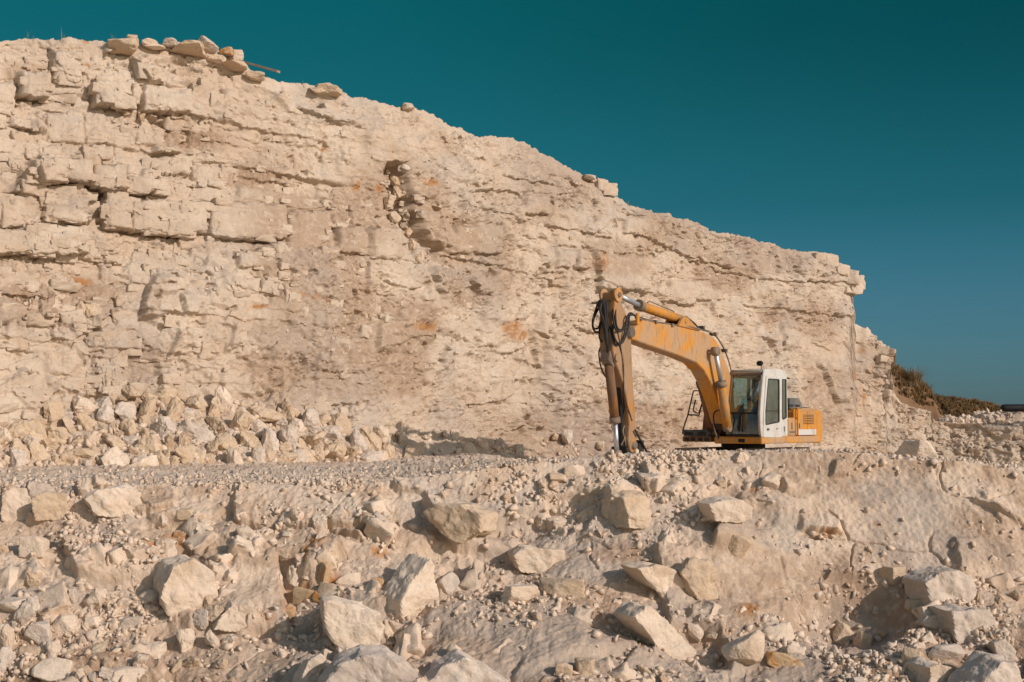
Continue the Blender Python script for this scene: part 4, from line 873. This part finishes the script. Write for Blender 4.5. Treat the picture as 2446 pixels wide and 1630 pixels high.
def zoom1(X, Y, y=0.0): return pr(1380 + X / 3.565, 660 + Y / 3.565, y)
def zoom4(X, Y, y=0.0): return pr(1620 + X / 6.03, 840 + Y / 6.03, y)
def fin(name, bm, mat, parent, bev=0.0, seg=2, smooth=False):
    bmesh.ops.recalc_face_normals(bm, faces=bm.faces)
    if bev > 0:
        bmesh.ops.bevel(bm, geom=[e for e in bm.edges if e.calc_face_angle(0) > .5], offset=bev, segments=seg, affect='EDGES', clamp_overlap=True)
    me = bpy.data.meshes.new(name); bm.to_mesh(me); bm.free(); me.materials.append(mat)
    if smooth: me.polygons.foreach_set('use_smooth', [True] * len(me.polygons))
    o = bpy.data.objects.new(name, me); COL.objects.link(o); o.parent = parent; return o
def abox(bm, x0, x1, y0, y1, z0, z1):
    v = [bm.verts.new((x, y, z)) for x in (x0, x1) for y in (y0, y1) for z in (z0, z1)]
    for f in ((0, 1, 3, 2), (4, 6, 7, 5), (0, 4, 5, 1), (2, 3, 7, 6), (0, 2, 6, 4), (1, 5, 7, 3)): bm.faces.new([v[k] for k in f])
def box(name, x0, x1, y0, y1, z0, z1, mat, parent=None, bev=.015, seg=2):
    bm = bmesh.new(); abox(bm, x0, x1, y0, y1, z0, z1); return fin(name, bm, mat, parent or ex, bev, seg)
def aprism(bm, pts, y0, y1):
    a = [bm.verts.new((x, y0, z)) for x, z in pts]; b = [bm.verts.new((x, y1, z)) for x, z in pts]; n = len(pts)
    bm.faces.new(a[::-1]); bm.faces.new(b)
    for k in range(n): bm.faces.new((a[k], a[(k + 1) % n], b[(k + 1) % n], b[k]))
def prism(name, pts, y0, y1, mat, parent=None, bev=.012, seg=2):
    bm = bmesh.new(); aprism(bm, pts, y0, y1); return fin(name, bm, mat, parent or ex, bev, seg)
def cyl(name, a, b, r, mat, parent=None, seg=18): return tube(name, [a, b], r, mat, parent or ex, seg)
def panel(name, outer, holes, y, th, mat, parent=None, axis='y'):
    """flat plate with window openings; points are (x, z)"""
    polys = [[Vector((p[0], p[1], 0)) for p in q] for q in [outer] + holes]
    tris = geometry.tessellate_polygon(polys); flat = [p for q in polys for p in q]; bm = bmesh.new()
    def mk(s): return [bm.verts.new((p.x, y + s, p.y) if axis == 'y' else (y + s, p.x, p.y)) for p in flat]
    A, B_ = mk(-th / 2), mk(th / 2)
    for t in tris:
        try: bm.faces.new([A[k] for k in t]); bm.faces.new([B_[k] for k in t][::-1])
        except ValueError: pass
    k0 = 0
    for q in polys:
        n = len(q)
        for k in range(n): bm.faces.new((A[k0 + k], A[k0 + (k + 1) % n], B_[k0 + (k + 1) % n], B_[k0 + k]))
        k0 += n
    return fin(name, bm, mat, parent or ex)
def rnd(pts, r, n=4):
    """round the corners of a polygon"""
    out = []; m = len(pts)
    for i in range(m):
        p, a, b = Vector(pts[i]), Vector(pts[i - 1]), Vector(pts[(i + 1) % m]); ra = min(r, (a - p).length * .45, (b - p).length * .45)
        s = p + (a - p).normalized() * ra; e = p + (b - p).normalized() * ra
        for k in range(n + 1):
            t = k / n; out.append(tuple(s * (1 - t) ** 2 + p * 2 * t * (1 - t) + e * t * t))
    return out
# undercarriage
def loop_pts(L, H, n=14):
    r = H / 2; pts = []
    for k in range(n + 1): a = -math.pi / 2 + math.pi * k / n; pts.append((L / 2 - r + r * math.cos(a), r + r * math.sin(a)))
    for k in range(n + 1): a = math.pi / 2 + math.pi * k / n; pts.append((-L / 2 + r + r * math.cos(a), r + r * math.sin(a)))
    return pts
for sd in (-1, 1):
    yc = sd * .98; bm = bmesh.new(); lp = loop_pts(4.1, .86); li2 = [(x * .965, .43 + (z - .43) * .88) for x, z in lp]
    vo = [[bm.verts.new((x, y, z)) for x, z in q] for q in (lp, li2) for y in (yc - .27, yc + .27)]; n = len(lp)
    for k in range(n):
        q = (k + 1) % n
        bm.faces.new((vo[0][k], vo[0][q], vo[1][q], vo[1][k])); bm.faces.new((vo[2][q], vo[2][k], vo[3][k], vo[3][q]))
        bm.faces.new((vo[0][q], vo[0][k], vo[2][k], vo[2][q])); bm.faces.new((vo[1][k], vo[1][q], vo[3][q], vo[3][k]))
    for k in range(-9, 10):
        for z in (.87, -.01): abox(bm, k * .19 - .02, k * .19 + .02, yc - .28, yc + .28, z - .02, z + .02)
    tr_ = fin('track', bm, M['dirty_steel'], ex)
    prism('track_frame', [(-1.5, .3), (1.5, .3), (1.35, .62), (-1.35, .62)], yc - .14, yc + .14, M['yellow_old'], tr_)
    for xx, nm in ((-1.62, 'sprocket'), (1.62, 'idler')): cyl(nm, (xx, yc - .12, .43), (xx, yc + .12, .43), .35, M['dirty_steel'], tr_, 20)
    for k in range(5): cyl('roller', (-.9 + .45 * k, yc - .16, .17), (-.9 + .45 * k, yc + .16, .17), .11, M['dirty_steel'], tr_, 14)
box('undercarriage_frame', -.9, .9, -.75, .75, .35, .8, M['yellow_old'], bev=.05)
cyl('slew_ring', (0, 0, .8), (0, 0, 1.02), .62, M['black'], seg=32)
# deck and body
bm = bmesh.new(); abox(bm, -2.8, 1.36, -.22, 1.22, 1.02, 1.215); fin('deck', bm, M['yellow_dusty'], ex, .02)
for a, b in ((.35, .62),): box('deck_pocket', 1.35, 1.366, .52, .72, 1.06, 1.16, M['black'], bev=.004)
bm = bmesh.new(); abox(bm, -2.8, 1.36, -1.22, -.32, 1.06, 1.215); fin('side_deck', bm, M['yellow_old'], ex, .02)
for y0 in (-1.14, -.95, -.72, -.52): box('deck_pocket', 1.35, 1.366, y0, y0 + .14, 1.09, 1.18, M['black'], bev=.004)
cw = rnd([(-2.42, -1.2), (-2.98, -1.2), (-3.25, -.5), (-3.25, .5), (-2.98, 1.2), (-2.42, 1.2)], .3, 6)
bm = bmesh.new(); a = [bm.verts.new((x, y, 1.0)) for x, y in cw]; b = [bm.verts.new((x, y, 1.98)) for x, y in cw]
bm.faces.new(a); bm.faces.new(b[::-1])
for k in range(len(cw)): q = (k + 1) % len(cw); bm.faces.new((a[k], b[k], b[q], a[q]))
fin('counterweight', bm, M['yellow'], ex, .07, 4)
prism('engine_hood', [(-2.43, 1.22), (-.95, 1.22), (-.95, 1.95), (-1.02, 2.01), (-2.43, 2.0)], -1.1, 1.17, M['yellow'], bev=.04, seg=3)
ed = box('engine_door', -2.40, -1.08, 1.16, 1.2, 1.235, 1.93, M['yellow'], bev=.012)
for k in range(6): box('louvre', -2.2, -1.45, 1.198, 1.206, 1.56 + k * .05, 1.578 + k * .05, M['black'], ed, bev=0)
box('door_latch', -1.19, -1.15, 1.198, 1.225, 1.44, 1.58, M['dirty_steel'], ed, bev=.005)
box('white_stripe', -2.38, -1.12, 1.1985, 1.204, 1.245, 1.405, M['white'], ed, bev=0)
fb_ = box('side_locker', -.93, -.41, .35, 1.19, 1.22, 1.74, M['yellow_dusty'], bev=.03, seg=3)
box('door_latch', -.70, -.66, 1.185, 1.21, 1.42, 1.60, M['dirty_steel'], fb_, bev=.005)
ld = prism('locker_back', [(-.95, 1.74), (-.41, 1.74), (-.41, 1.99), (-.95, 1.99)], .2, .95, M['yellow_old'], bev=.02)
tube('grab_rail', [(-1.05, 1.14, 1.68), (-1.02, 1.22, 1.74), (-1.01, 1.23, 1.95), (-1.08, 1.2, 2.02), (-1.3, 1.14, 2.01)], .02, M['yellow'], ex, 8)
pc = prism('precleaner_box', [(-1.75, 2.0), (-.85, 2.0), (-.85, 2.30), (-1.5, 2.32), (-1.72, 2.18)], .45, 1.05, M['dark_grey'], bev=.02)
for k in range(2): box('vent_slot', -1.55 + k * .42, -1.22 + k * .42, 1.049, 1.056, 2.06, 2.12, M['black'], pc, bev=0)
cyl('exhaust_pipe', (-1.6, -.4, 2.0), (-1.6, -.4, 2.28), .06, M['dirty_steel'])
cyl('tow_bar', (-3.25, .55, 1.3), (-3.4, .55, 1.3), .03, M['dirty_steel'])
# right side: tank, toolbox, rail
prism('fuel_tank', [(-.9, 1.22), (.28, 1.22), (.12, 1.9), (.02, 2.02), (-.9, 2.02)], -1.2, -.42, M['yellow_old'], bev=.04, seg=3)
box('hydraulic_block', -.3, .25, -.42, -.18, 1.22, 1.95, M['black'], bev=.05)
tb_ = box('toolbox', .32, 1.38, -1.24, -.38, 1.22, 1.40, M['dark_grey'], bev=.05, seg=3)
for y0 in (-1.12, -.72): box('toolbox_recess', 1.372, 1.386, y0, y0 + .26, 1.25, 1.34, M['black'], tb_, bev=.003)
def rl(*pts, y=-1.2, r=.02, nm='hand_rail'):
    return tube(nm, [(zoom4(a, b, y)[0] if isinstance(a, (int, float)) else 0, y, zoom4(a, b, y)[1]) for a, b in pts], r, M['black'], ex, 8)
rl((95, 1190), (65, 1165), (70, 1120), (140, 910), (218, 575), (235, 563), (300, 568), (345, 740), (300, 880), (275, 890), (222, 860), (218, 830), (250, 700))
rl((140, 910), (300, 918), (345, 750))
# cab
CY0, CY1 = .2, 1.2
side = rnd([(1.34, 1.22), (1.37, 1.9), (1.12, 3.0), (1.05, 3.08), (-.28, 3.0), (-.38, 2.92), (-.38, 1.22)], .05, 3)
doorw = rnd([zoom4(1246, 1062, CY1), zoom4(1243, 860, CY1), zoom4(1283, 388, CY1), zoom4(1445, 398, CY1), zoom4(1447, 1020, CY1)], .05, 4)
quart = rnd([zoom4(1494, 960, CY1), zoom4(1494, 395, CY1), zoom4(1553, 400, CY1), zoom4(1558, 955, CY1), zoom4(1510, 985, CY1)], .04, 3)
cab = panel('cab', side, [doorw, quart], CY1 - .02, .04, M['white'])
sideR = panel('cab_side', side, [rnd([(1.05, 1.7), (1.05, 2.85), (-.2, 2.85), (-.2, 1.7)], .08)], CY0 + .02, .04, M['grey_frame'], cab)
cd = panel('cab_door', rnd([zoom4(1215, 1235, CY1), zoom4(1222, 900, CY1), zoom4(1262, 345, CY1), zoom4(1475, 362, CY1), zoom4(1480, 1235, CY1)], .05, 3), [[(x, z) for x, z in doorw]], CY1 + .012, .022, M['white'], cab)
def ring(name, pts, w, y, th, mat, parent):
    c = (sum(p[0] for p in pts) / len(pts), sum(p[1] for p in pts) / len(pts)); pts = [tuple(p) for p in pts]
    inn = []
    for x, z in pts:
        dv = Vector((x - c[0], z - c[1])); L = dv.length; dv *= (1 - w / L); inn.append((c[0] + dv.x, c[1] + dv.y))
    return panel(name, pts, [inn], y, th, mat, parent)
ring('window_seal', doorw, .028, CY1 + .018, .03, M['black'], cd)
panel('door_glass', doorw, [], CY1 + .006, .006, M['glass'], cd)
za, zb_2 = zoom4(1243, 857, CY1), zoom4(1447, 857, CY1)
box_between('glass_rail', (za[0], CY1 + .02, za[1]), (zb_2[0], CY1 + .02, zb_2[1]), .02, .022, M['black'], cd)
h0 = zoom4(1280, 1117, CY1); box('door_handle', h0[0] - .07, h0[0] + .07, CY1 + .02, CY1 + .05, h0[1] - .035, h0[1] + .02, M['dark_grey'], cd, bev=.008)
ring('window_seal', quart, .02, CY1 + .006, .02, M['black'], cab); panel('quarter_glass', quart, [], CY1 - .01, .006, M['glass'], cab)
e0 = zoom4(1530, 1120, CY1); prism('emblem', [(e0[0] - .05, e0[1] + .08), (e0[0] + .05, e0[1] + .08), (e0[0] + .05, e0[1] - .03), (e0[0], e0[1] - .09), (e0[0] - .05, e0[1] - .03)], CY1, CY1 + .006, M['mark'], cab, bev=0)
for (X, Y_0, X1, Y1) in ((1400, 1103, 1440, 1112), (1400, 1103, 1408, 1130), (1480, 1080, 1490, 1170), (1575, 1196, 1592, 1206)):
    a0, a1 = zoom4(X, Y1, CY1), zoom4(X1, Y_0, CY1); box('marking', min(a0[0], a1[0]), max(a0[0], a1[0]), CY1 + .022 if X < 1470 else CY1, CY1 + .027 if X < 1470 else CY1 + .005, min(a0[1], a1[1]), max(a0[1], a1[1]), M['mark'], cab, bev=0)
lx = -.88
for w_, h_ in ((.05, .07), (.03, .07), (.05, .05), (.05, .07), (.03, .05), (.05, .07)):
    box('marking', lx, lx + w_, 1.192, 1.196, 1.30, 1.30 + h_, M['mark'], fb_, bev=0); lx += w_ + .02
box('panel_seam', -1.74, -1.732, 1.1985, 1.203, 1.25, 1.92, M['black'], ed, bev=0)
# roof, rear, floor
prism('cab_roof', rnd([(1.16, 2.97), (1.12, 3.06), (.3, 3.11), (-.3, 3.06), (-.4, 2.97), (-.3, 2.95), (1.1, 2.93)], .03, 2), CY0, CY1 - .002, M['white'], cab, bev=.02)
box('cab_floor', -.36, 1.33, CY0 + .02, CY1 - .05, 1.222, 1.30, M['black'], cab, bev=0)
panel('cab_rear', [(CY0, 1.22), (CY1 - .04, 1.22), (CY1 - .04, 2.96), (CY0, 2.96)], [[(CY0 + .12, 1.95), (CY1 - .18, 1.95), (CY1 - .18, 2.8), (CY0 + .12, 2.8)]], -.36, .04, M['white'], cab, 'x')
# front frame (leans back at the top): build in a tilted plane
def frx(z): return 1.35 + (.02 if z < 1.9 else -.25 * (z - 1.9) / 1.1) if z > 1.25 else 1.345
def front_bar(name, y0, z0, y1, z1, w, th, mat, par):
    return box_between(name, (frx(z0), y0, z0), (frx(z1), y1, z1), w, th, mat, par, up=(1, 0, 0))
ff = front_bar('front_frame', CY0 + .03, 1.24, CY0 + .03, 1.92, .07, .06, M['grey_frame'], cab)
front_bar('front_frame', CY0 + .03, 1.9, CY0 + .03, 3.0, .07, .06, M['grey_frame'], cab)
front_bar('front_frame', CY1 - .05, 1.24, CY1 - .05, 1.92, .07, .06, M['black'], cab)
front_bar('front_frame', CY1 - .05, 1.9, CY1 - .05, 3.0, .07, .06, M['black'], cab)
front_bar('top_frame', CY0, 2.98, CY1 - .03, 2.98, .14, .07, M['grey_frame'], cab)
front_bar('sill', CY0, 1.25, CY1 - .03, 1.25, .07, .07, M['black'], cab)
front_bar('window_bar', CY0, 1.86, CY1 - .04, 1.86, .045, .05, M['black'], cab)
tube('corner_pillar', [(1.37, CY1 - .01, 1.26), (1.40, CY1 + .005, 1.5), (1.42, CY1 + .01, 1.85), (1.36, CY1 + .01, 2.2), (1.2, CY1 + .005, 2.85), (1.12, CY1, 3.0)], .035, M['white'], cab, 10)
tube('pillar_trim', [(1.41, CY1 - .045, 1.28), (1.44, CY1 - .035, 1.5), (1.455, CY1 - .03, 1.85), (1.39, CY1 - .03, 2.2), (1.22, CY1 - .03, 2.9)], .014, M['grey_frame'], cab, 8)
tube('pillar_trim', [(1.38, CY0 - .01, 1.28), (1.41, CY0 - .01, 1.85), (1.12, CY0 - .01, 3.0), (1.14, CY0 + .06, 3.03), (1.14, CY1 - .05, 3.03)], .022, M['beige'], cab, 8)
def glass_quad(name, z0, z1, mat):
    me = bpy.data.meshes.new(name); x0_, x1_ = frx(z0), frx(z1)
    v = [(x0_, CY0 + .06, z0), (x0_, CY1 - .08, z0), (x1_, CY1 - .08, z1), (x1_, CY0 + .06, z1)]; v += [(a - .006, b, c) for a, b, c in v]
    me.from_pydata(v, [], [(0, 1, 2, 3), (7, 6, 5, 4), (0, 4, 5, 1), (1, 5, 6, 2), (2, 6, 7, 3), (3, 7, 4, 0)]); me.materials.append(mat)
    o = bpy.data.objects.new(name, me); COL.objects.link(o); o.parent = cab
glass_quad('windscreen', 1.89, 2.93, M['glass']); glass_quad('lower_window', 1.29, 1.83, M['glass'])
tube('wiper', [(1.40, .62, 1.34), (1.40, .66, 1.8)], .010, M['beige'], cab, 6)
# inside the cab
st = box('seat', .0, .55, .44, .96, 1.62, 1.76, M['seat'], cab, bev=.05, seg=3)
box('seat_back', -.12, .06, .46, .94, 1.72, 2.42, M['seat'], st, bev=.05, seg=3); box('seat_base', .1, .5, .5, .9, 1.3, 1.62, M['black'], st, bev=.02)
box('console', .2, .75, .28, .42, 1.3, 1.92, M['dark_grey'], cab, bev=.03); box('console', .2, .75, .98, 1.1, 1.3, 1.92, M['dark_grey'], cab, bev=.03)
for y0 in (.35, 1.03): tube('joystick', [(.68, y0, 1.9), (.70, y0, 2.02), (.68, y0, 2.14)], .022, M['black'], cab, 8)
for y0 in (.6, .78): tube('lever', [(.98, y0, 1.3), (1.02, y0, 1.75), (.98, y0, 1.98)], .018, M['beige'], cab, 8)
box('gauge', .9, .98, .80, .98, 1.5, 2.05, M['black'], cab, bev=.02); box('document', .93, .935, .63, .73, 2.0, 2.33, M['white'], cab, bev=0); box('document', 1.0, 1.005, .78, .86, 1.95, 2.45, M['white'], cab, bev=0)
box('warning_sticker', 1.01, 1.012, .785, .855, 2.5, 2.58, M['yellow'], cab, bev=0)
tube('sun_curtain', [(.2, CY0 + .1, 2.9), (.25, CY0 + .1, 2.4), (.2, CY0 + .1, 1.9)], .05, M['beige'], cab, 8)
# work lamp on the roof edge
wlmp = box('work_lamp', 1.03, 1.11, CY1 - .24, CY1 - .05, 3.16, 3.30, M['black'], cab, bev=.03, seg=3)
cyl('lamp_bracket', (1.06, CY1 - .1, 3.06), (1.06, CY1 - .1, 3.18), .02, M['beige'], wlmp, 8)
tube('roof_hook', [(-.36, CY1, 2.86), (-.42, CY1 + .02, 2.86), (-.5, CY1 + .02, 2.85)], .02, M['black'], cab, 6)
# boom
BY = .21
bp = [(500, 420), (560, 372), (700, 400), (860, 425), (1040, 468), (1130, 500), (1180, 545), (1215, 610), (1250, 700), (1290, 800), (1318, 900), (1340, 1130)]
bl = [(1255, 1260), (1215, 1130), (1170, 1000), (1130, 900), (1075, 800), (1010, 735), (850, 670), (640, 600), (460, 535), (440, 480)]
boompts = [zoom1(x, y, BY) for x, y in bp + bl]
boom = prism('boom', boompts, -BY, BY, M['yellow_dusty'], bev=.018)
for y in (-BY - .004, BY + .004):
    s_ = 1 if y > 0 else -1
prism('boom_lug', [zoom1(*p, BY) for p in [(850, 425), (885, 352), (905, 346), (930, 352), (1040, 466)]], -.24, -.16, M['yellow'], boom)
prism('boom_lug', [zoom1(*p, BY) for p in [(850, 425), (885, 352), (905, 346), (930, 352), (1040, 466)]], .16, .24, M['yellow'], boom)
lp_ = zoom1(910, 378, .2); cyl('pin', (lp_[0], -.27, lp_[1]), (lp_[0], .27, lp_[1]), .07, M['yellow_dusty'], boom)
# boom nose plate and pivot
pv = zoom1(442, 480, .2); cyl('pivot_pin', (pv[0], -.29, pv[1]), (pv[0], .29, pv[1]), .13, M['dirty_steel'], boom)
box('nose_bracket', *sorted((zoom1(498, 400, .2)[0], zoom1(520, 400, .2)[0])), .17, .23, zoom1(500, 415, .2)[1], zoom1(500, 312, .2)[1], M['yellow'], boom)
# arm
AY = .19
ap = [(335, 128), (358, 150), (362, 200), (405, 300), (440, 420), (455, 520), (462, 700), (472, 900), (485, 1100), (498, 1250), (500, 1400), (495, 1560), (455, 1560), (430, 1400), (438, 1270), (425, 1100), (400, 950), (360, 830), (325, 740), (300, 640), (300, 350), (318, 190), (315, 140)]
arm = prism('arm', [zoom1(x, y, AY) for x, y in ap], -AY, AY, M['yellow_arm'], bev=.015)
tp = zoom1(338, 160, AY)
for y in (-.2, .2): 
    cyl('lug', (tp[0], y - .035, tp[1]), (tp[0], y + .035, tp[1]), .17, M['yellow_dusty'], arm)
cyl('pin', (tp[0], -.28, tp[1]), (tp[0], .28, tp[1]), .06, M['dirty_steel'], arm)
# arm cylinder
def ram(nm, a, m, b, R, y, mb, extra=None):
    A_, M_, B_ = [(q[0], y, q[1]) for q in (a, m, b)]
    c = cyl(nm, B_, M_, R, mb); cyl('rod', M_, A_, R * .52, M['steel'], c); dv = (Vector(M_) - Vector(B_)).normalized()
    cyl('collar', Vector(M_) - dv * .12, Vector(M_) + dv * .03, R * 1.18, M['dirty_steel'], c); cyl('rod_eye', (A_[0], y - .09, A_[2]), (A_[0], y + .09, A_[2]), R * .95, M['dirty_steel'], c)
    cyl('barrel_eye', (B_[0], y - .09, B_[2]), (B_[0], y + .09, B_[2]), R * .95, M['dirty_steel'], c); return c
ac = ram('arm_cylinder', zoom1(338, 160, .0), zoom1(520, 248, .0), zoom1(895, 378, .0), .125, 0, M['yellow'])
q0, q1 = zoom1(580, 232, .0), zoom1(800, 318, 0); tube('oil_line', [(q0[0], .05, q0[1] + .02), (q0[0] - .1, .05, q0[1] + .06), (q1[0], .05, q1[1] + .06), (q1[0] - .05, .05, q1[1])], .018, M['dirty_steel'], ac, 6)
# boom cylinders
ram('boom_cylinder', zoom1(1172, 640, .42), zoom1(1222, 905, .42), zoom1(1275, 1290, .42), .125, .42, M['yellow'])
ram('boom_cylinder', zoom1(1000, 735, -.42), zoom1(1050, 905, -.42), zoom1(1150, 1330, -.42), .125, -.42, M['yellow_old'])
bc = zoom1(1180, 645, .42); cyl('boom_pin', (bc[0], -.5, bc[1]), (bc[0], .5, bc[1]), .07, M['yellow_dusty'], boom)
prism('boom_bracket', [(.15, 1.2), (1.05, 1.2), (.75, 1.5), (.4, 2.1), (.15, 2.1)], -.32, -.24, M['yellow_old']); prism('boom_bracket', [(.15, 1.2), (1.05, 1.2), (.75, 1.5), (.4, 2.1), (.15, 2.1)], .02, .10, M['yellow_old'])
box('swivel_block', .3, .95, -.2, .02, 1.05, 1.5, M['black'], bev=.05)
# bucket cylinder in front of the arm
ram('bucket_cylinder', zoom1(335, 1520, 0), zoom1(318, 1240, 0), zoom1(262, 720, 0), .115, 0, M['yellow_old'])
prism('cylinder_bracket', [zoom1(*p, 0) for p in [(330, 600), (232, 640), (225, 720), (262, 770), (330, 800)]], -.13, .13, M['dirty_steel'], arm)
# linkage at the arm end
prism('link', [zoom1(*p, 0) for p in [(350, 1450), (350, 1570), (500, 1570), (500, 1400), (470, 1395), (430, 1500), (400, 1500)]], -.22, .22, M['black'])
bq = zoom1(430, 1520, 0); prism('coupler', [(bq[0] - .25, bq[1] - .28), (bq[0] + .3, bq[1] - .28), (bq[0] + .25, bq[1] + .05), (bq[0] - .2, bq[1] + .1)], -.17, .17, M['dirty_steel'])
l0, l1 = zoom1(488, 1310, .25), zoom1(612, 1505, .25); tube('link_rod', [(l0[0], .25, l0[1]), (l1[0], .25, l1[1] - .1)], .028, M['black'], ex, 8)
ep = zoom1(478, 1440, .2); cyl('pin', (ep[0], -.26, ep[1]), (ep[0], .26, ep[1]), .09, M['dirty_steel'], arm)
# hoses: (zoom1 px, py, y) routes
def hose(pts, r=.024, mat='hose', y=None):
    P_ = []
    for q in pts: 
        a = zoom1(q[0], q[1], q[2]); P_.append(Vector((a[0], q[2], a[1])))
    out = []                                       # catmull-rom
    Q = [P_[0] * 2 - P_[1]] + P_ + [P_[-1] * 2 - P_[-2]]
    for i in range(1, len(Q) - 2):
        for k in range(7):
            t = k / 7; out.append(.5 * ((2 * Q[i]) + (Q[i + 1] - Q[i - 1]) * t + (2 * Q[i - 1] - 5 * Q[i] + 4 * Q[i + 1] - Q[i + 2]) * t * t + (3 * Q[i] - Q[i - 1] - 3 * Q[i + 1] + Q[i + 2]) * t ** 3))
    out.append(Q[-2]); return tube('hose', out, r, M[mat], ex, 8)
prism('hose_plate', [zoom1(*p, 0) for p in [(190, 205), (325, 205), (325, 240), (290, 330), (300, 600), (262, 610), (235, 480), (210, 330), (210, 330), (190, 260)]], -.07, .06, M['black'], arm)
tube('hose_clamp', [(zoom1(180, 225, 0)[0], -.2, zoom1(180, 225, 0)[1]), (zoom1(330, 225, 0)[0], .2, zoom1(330, 225, 0)[1])], .03, M['dirty_steel'], arm, 8)
hose([(215, 205, -.15), (180, 215, -.2), (150, 300, -.22), (128, 380, -.22), (135, 440, -.22), (175, 440, -.2), (195, 380, -.18), (200, 300, -.15)], .026)
hose([(190, 250, -.18), (150, 330, -.25), (126, 420, -.26), (150, 475, -.24), (200, 480, -.18), (215, 560, -.1)], .024)
hose([(190, 260, -.12), (205, 350, -.16), (186, 440, -.16), (185, 520, -.16), (210, 575, -.14), (235, 560, -.1), (225, 500, -.08)], .022)
hose([(210, 575, -.14), (182, 640, -.2), (188, 730, -.2), (215, 820, -.2), (290, 940, -.15), (340, 1080, -.1), (360, 1200, -.05)], .018)
hose([(235, 560, -.1), (255, 620, -.08), (258, 720, -.05)], .022)
hose([(325, 215, .1), (320, 320, .2), (330, 420, .24), (350, 455, .24), (385, 455, .22), (430, 420, .24), (440, 340, .26), (480, 330, .24)], .026)
hose([(310, 230, .1), (300, 330, .2), (318, 440, .26), (345, 468, .26), (400, 440, .26), (420, 350, .28), (450, 315, .26), (490, 340, .24)], .026)
hose([(305, 300, .1), (300, 450, .2), (320, 540, .26), (350, 575, .27), (385, 560, .27), (410, 500, .27), (430, 440, .26), (445, 400, .24)], .026)
hose([(290, 300, .05), (285, 450, .14), (310, 560, .22), (345, 585, .24), (385, 545, .26), (400, 470, .26), (415, 400, .26), (440, 350, .24)], .024)
for k in range(6):
    x0 = 200 + 22 * k; w_ = (-1) ** k * .05; hose([(x0, 228, .14 - .03 * k), (x0 - 8 + 4 * k, 300, .16 - .04 * k), (225 + 17 * k, 400, .12 - .03 * k + w_), (232 + 15 * k, 520, .1 - .02 * k - w_), (258 + 8 * k, 625, .05)], .03)
for k in range(5):
    x0 = 225 + 20 * k; hose([(x0, 240, .16 - .06 * k), (235 + 14 * k, 380, .16 - .06 * k), (238 + 12 * k, 500, .13 - .05 * k), (262 + 6 * k, 660, .08 - .03 * k)], .034, 'black')
for k in range(7):
    x0 = 215 + 16 * k; hose([(x0, 235, -.12 + .04 * k), (x0 + 14 - 3 * k, 340, -.1 + .045 * k), (x0 - 5 * k + 30, 440, -.08 + .04 * k), (250 + 7 * k, 600, -.06 + .03 * k)], .026)
hose([(345, 480, .21), (372, 620, .21), (392, 780, .21), (398, 960, .21), (420, 1090, .21), (465, 1230, .21)], .016, 'dirty_steel')
hose([(352, 580, .2), (385, 700, .205), (388, 800, .205), (388, 1000, .15), (395, 1150, .1), (365, 1250, .05)], .016)
hose([(330, 840, .0), (350, 960, 0), (375, 1080, 0), (395, 1180, 0), (380, 1300, 0), (370, 1440, 0)], .022)
hose([(300, 1255, .05), (290, 1275, .05), (300, 1305, .05), (320, 1300, .05)], .015, 'dirty_steel')
hose([(400, 1260, .05), (385, 1320, .08), (400, 1390, .1), (410, 1450, .1)], .018, 'dirty_steel'); hose([(440, 1270, .1), (425, 1340, .1), (395, 1390, .1), (370, 1440, .1)], .018, 'dirty_steel')
prism('hose_guard', [zoom1(*p, 0) for p in [(330, 760), (350, 800), (400, 1000), (420, 1260), (430, 1500), (360, 1500), (350, 1250), (345, 1000)]], -.07, .07, M['black'], arm)
# lines along the boom top and down its back
for k, yy_ in enumerate((.12, .18, -.12)):
    hose([(490, 340 + 8 * k, yy_), (560, 362 + 8 * k, yy_), (660, 392, yy_), (760, 405, yy_), (850, 420, yy_), (960, 430, yy_ + .06), (1040, 452, yy_ + .06), (1130, 480, yy_), (1180, 515, yy_), (1225, 580, yy_), (1255, 640, yy_), (1285, 720, yy_), (1312, 830, yy_), (1330, 950, yy_)], .022, 'dirty_steel' if k else 'hose')
hose([(930, 352, .05), (990, 400, .12), (1030, 440, .15), (1110, 470, .17), (1160, 495, .17)], .024); hose([(945, 365, .0), (1010, 425, .1), (1060, 450, .1)], .024)
for (X, Yq) in ((660, 392), (800, 420), (1065, 440), (1170, 495), (1258, 635)):
    a = zoom1(X, Yq, .2); box('line_clamp', a[0] - .05, a[0] + .05, .04, .25, a[1] - .04, a[1] + .05, M['dirty_steel'], boom, bev=.008)
hose([(1245, 1240, .15), (1230, 1150, .2), (1165, 1160, .1), (1160, 1250, .1), (1200, 1380, .1)], .02); hose([(1150, 1240, -.1), (1170, 1330, -.05), (1200, 1390, 0)], .02, 'dirty_steel')
# pipe elbow on the left face of the arm
hose([(340, 665, .2), (326, 668, .21), (324, 710, .21), (335, 728, .21), (340, 722, .2)], .012, 'dirty_steel')
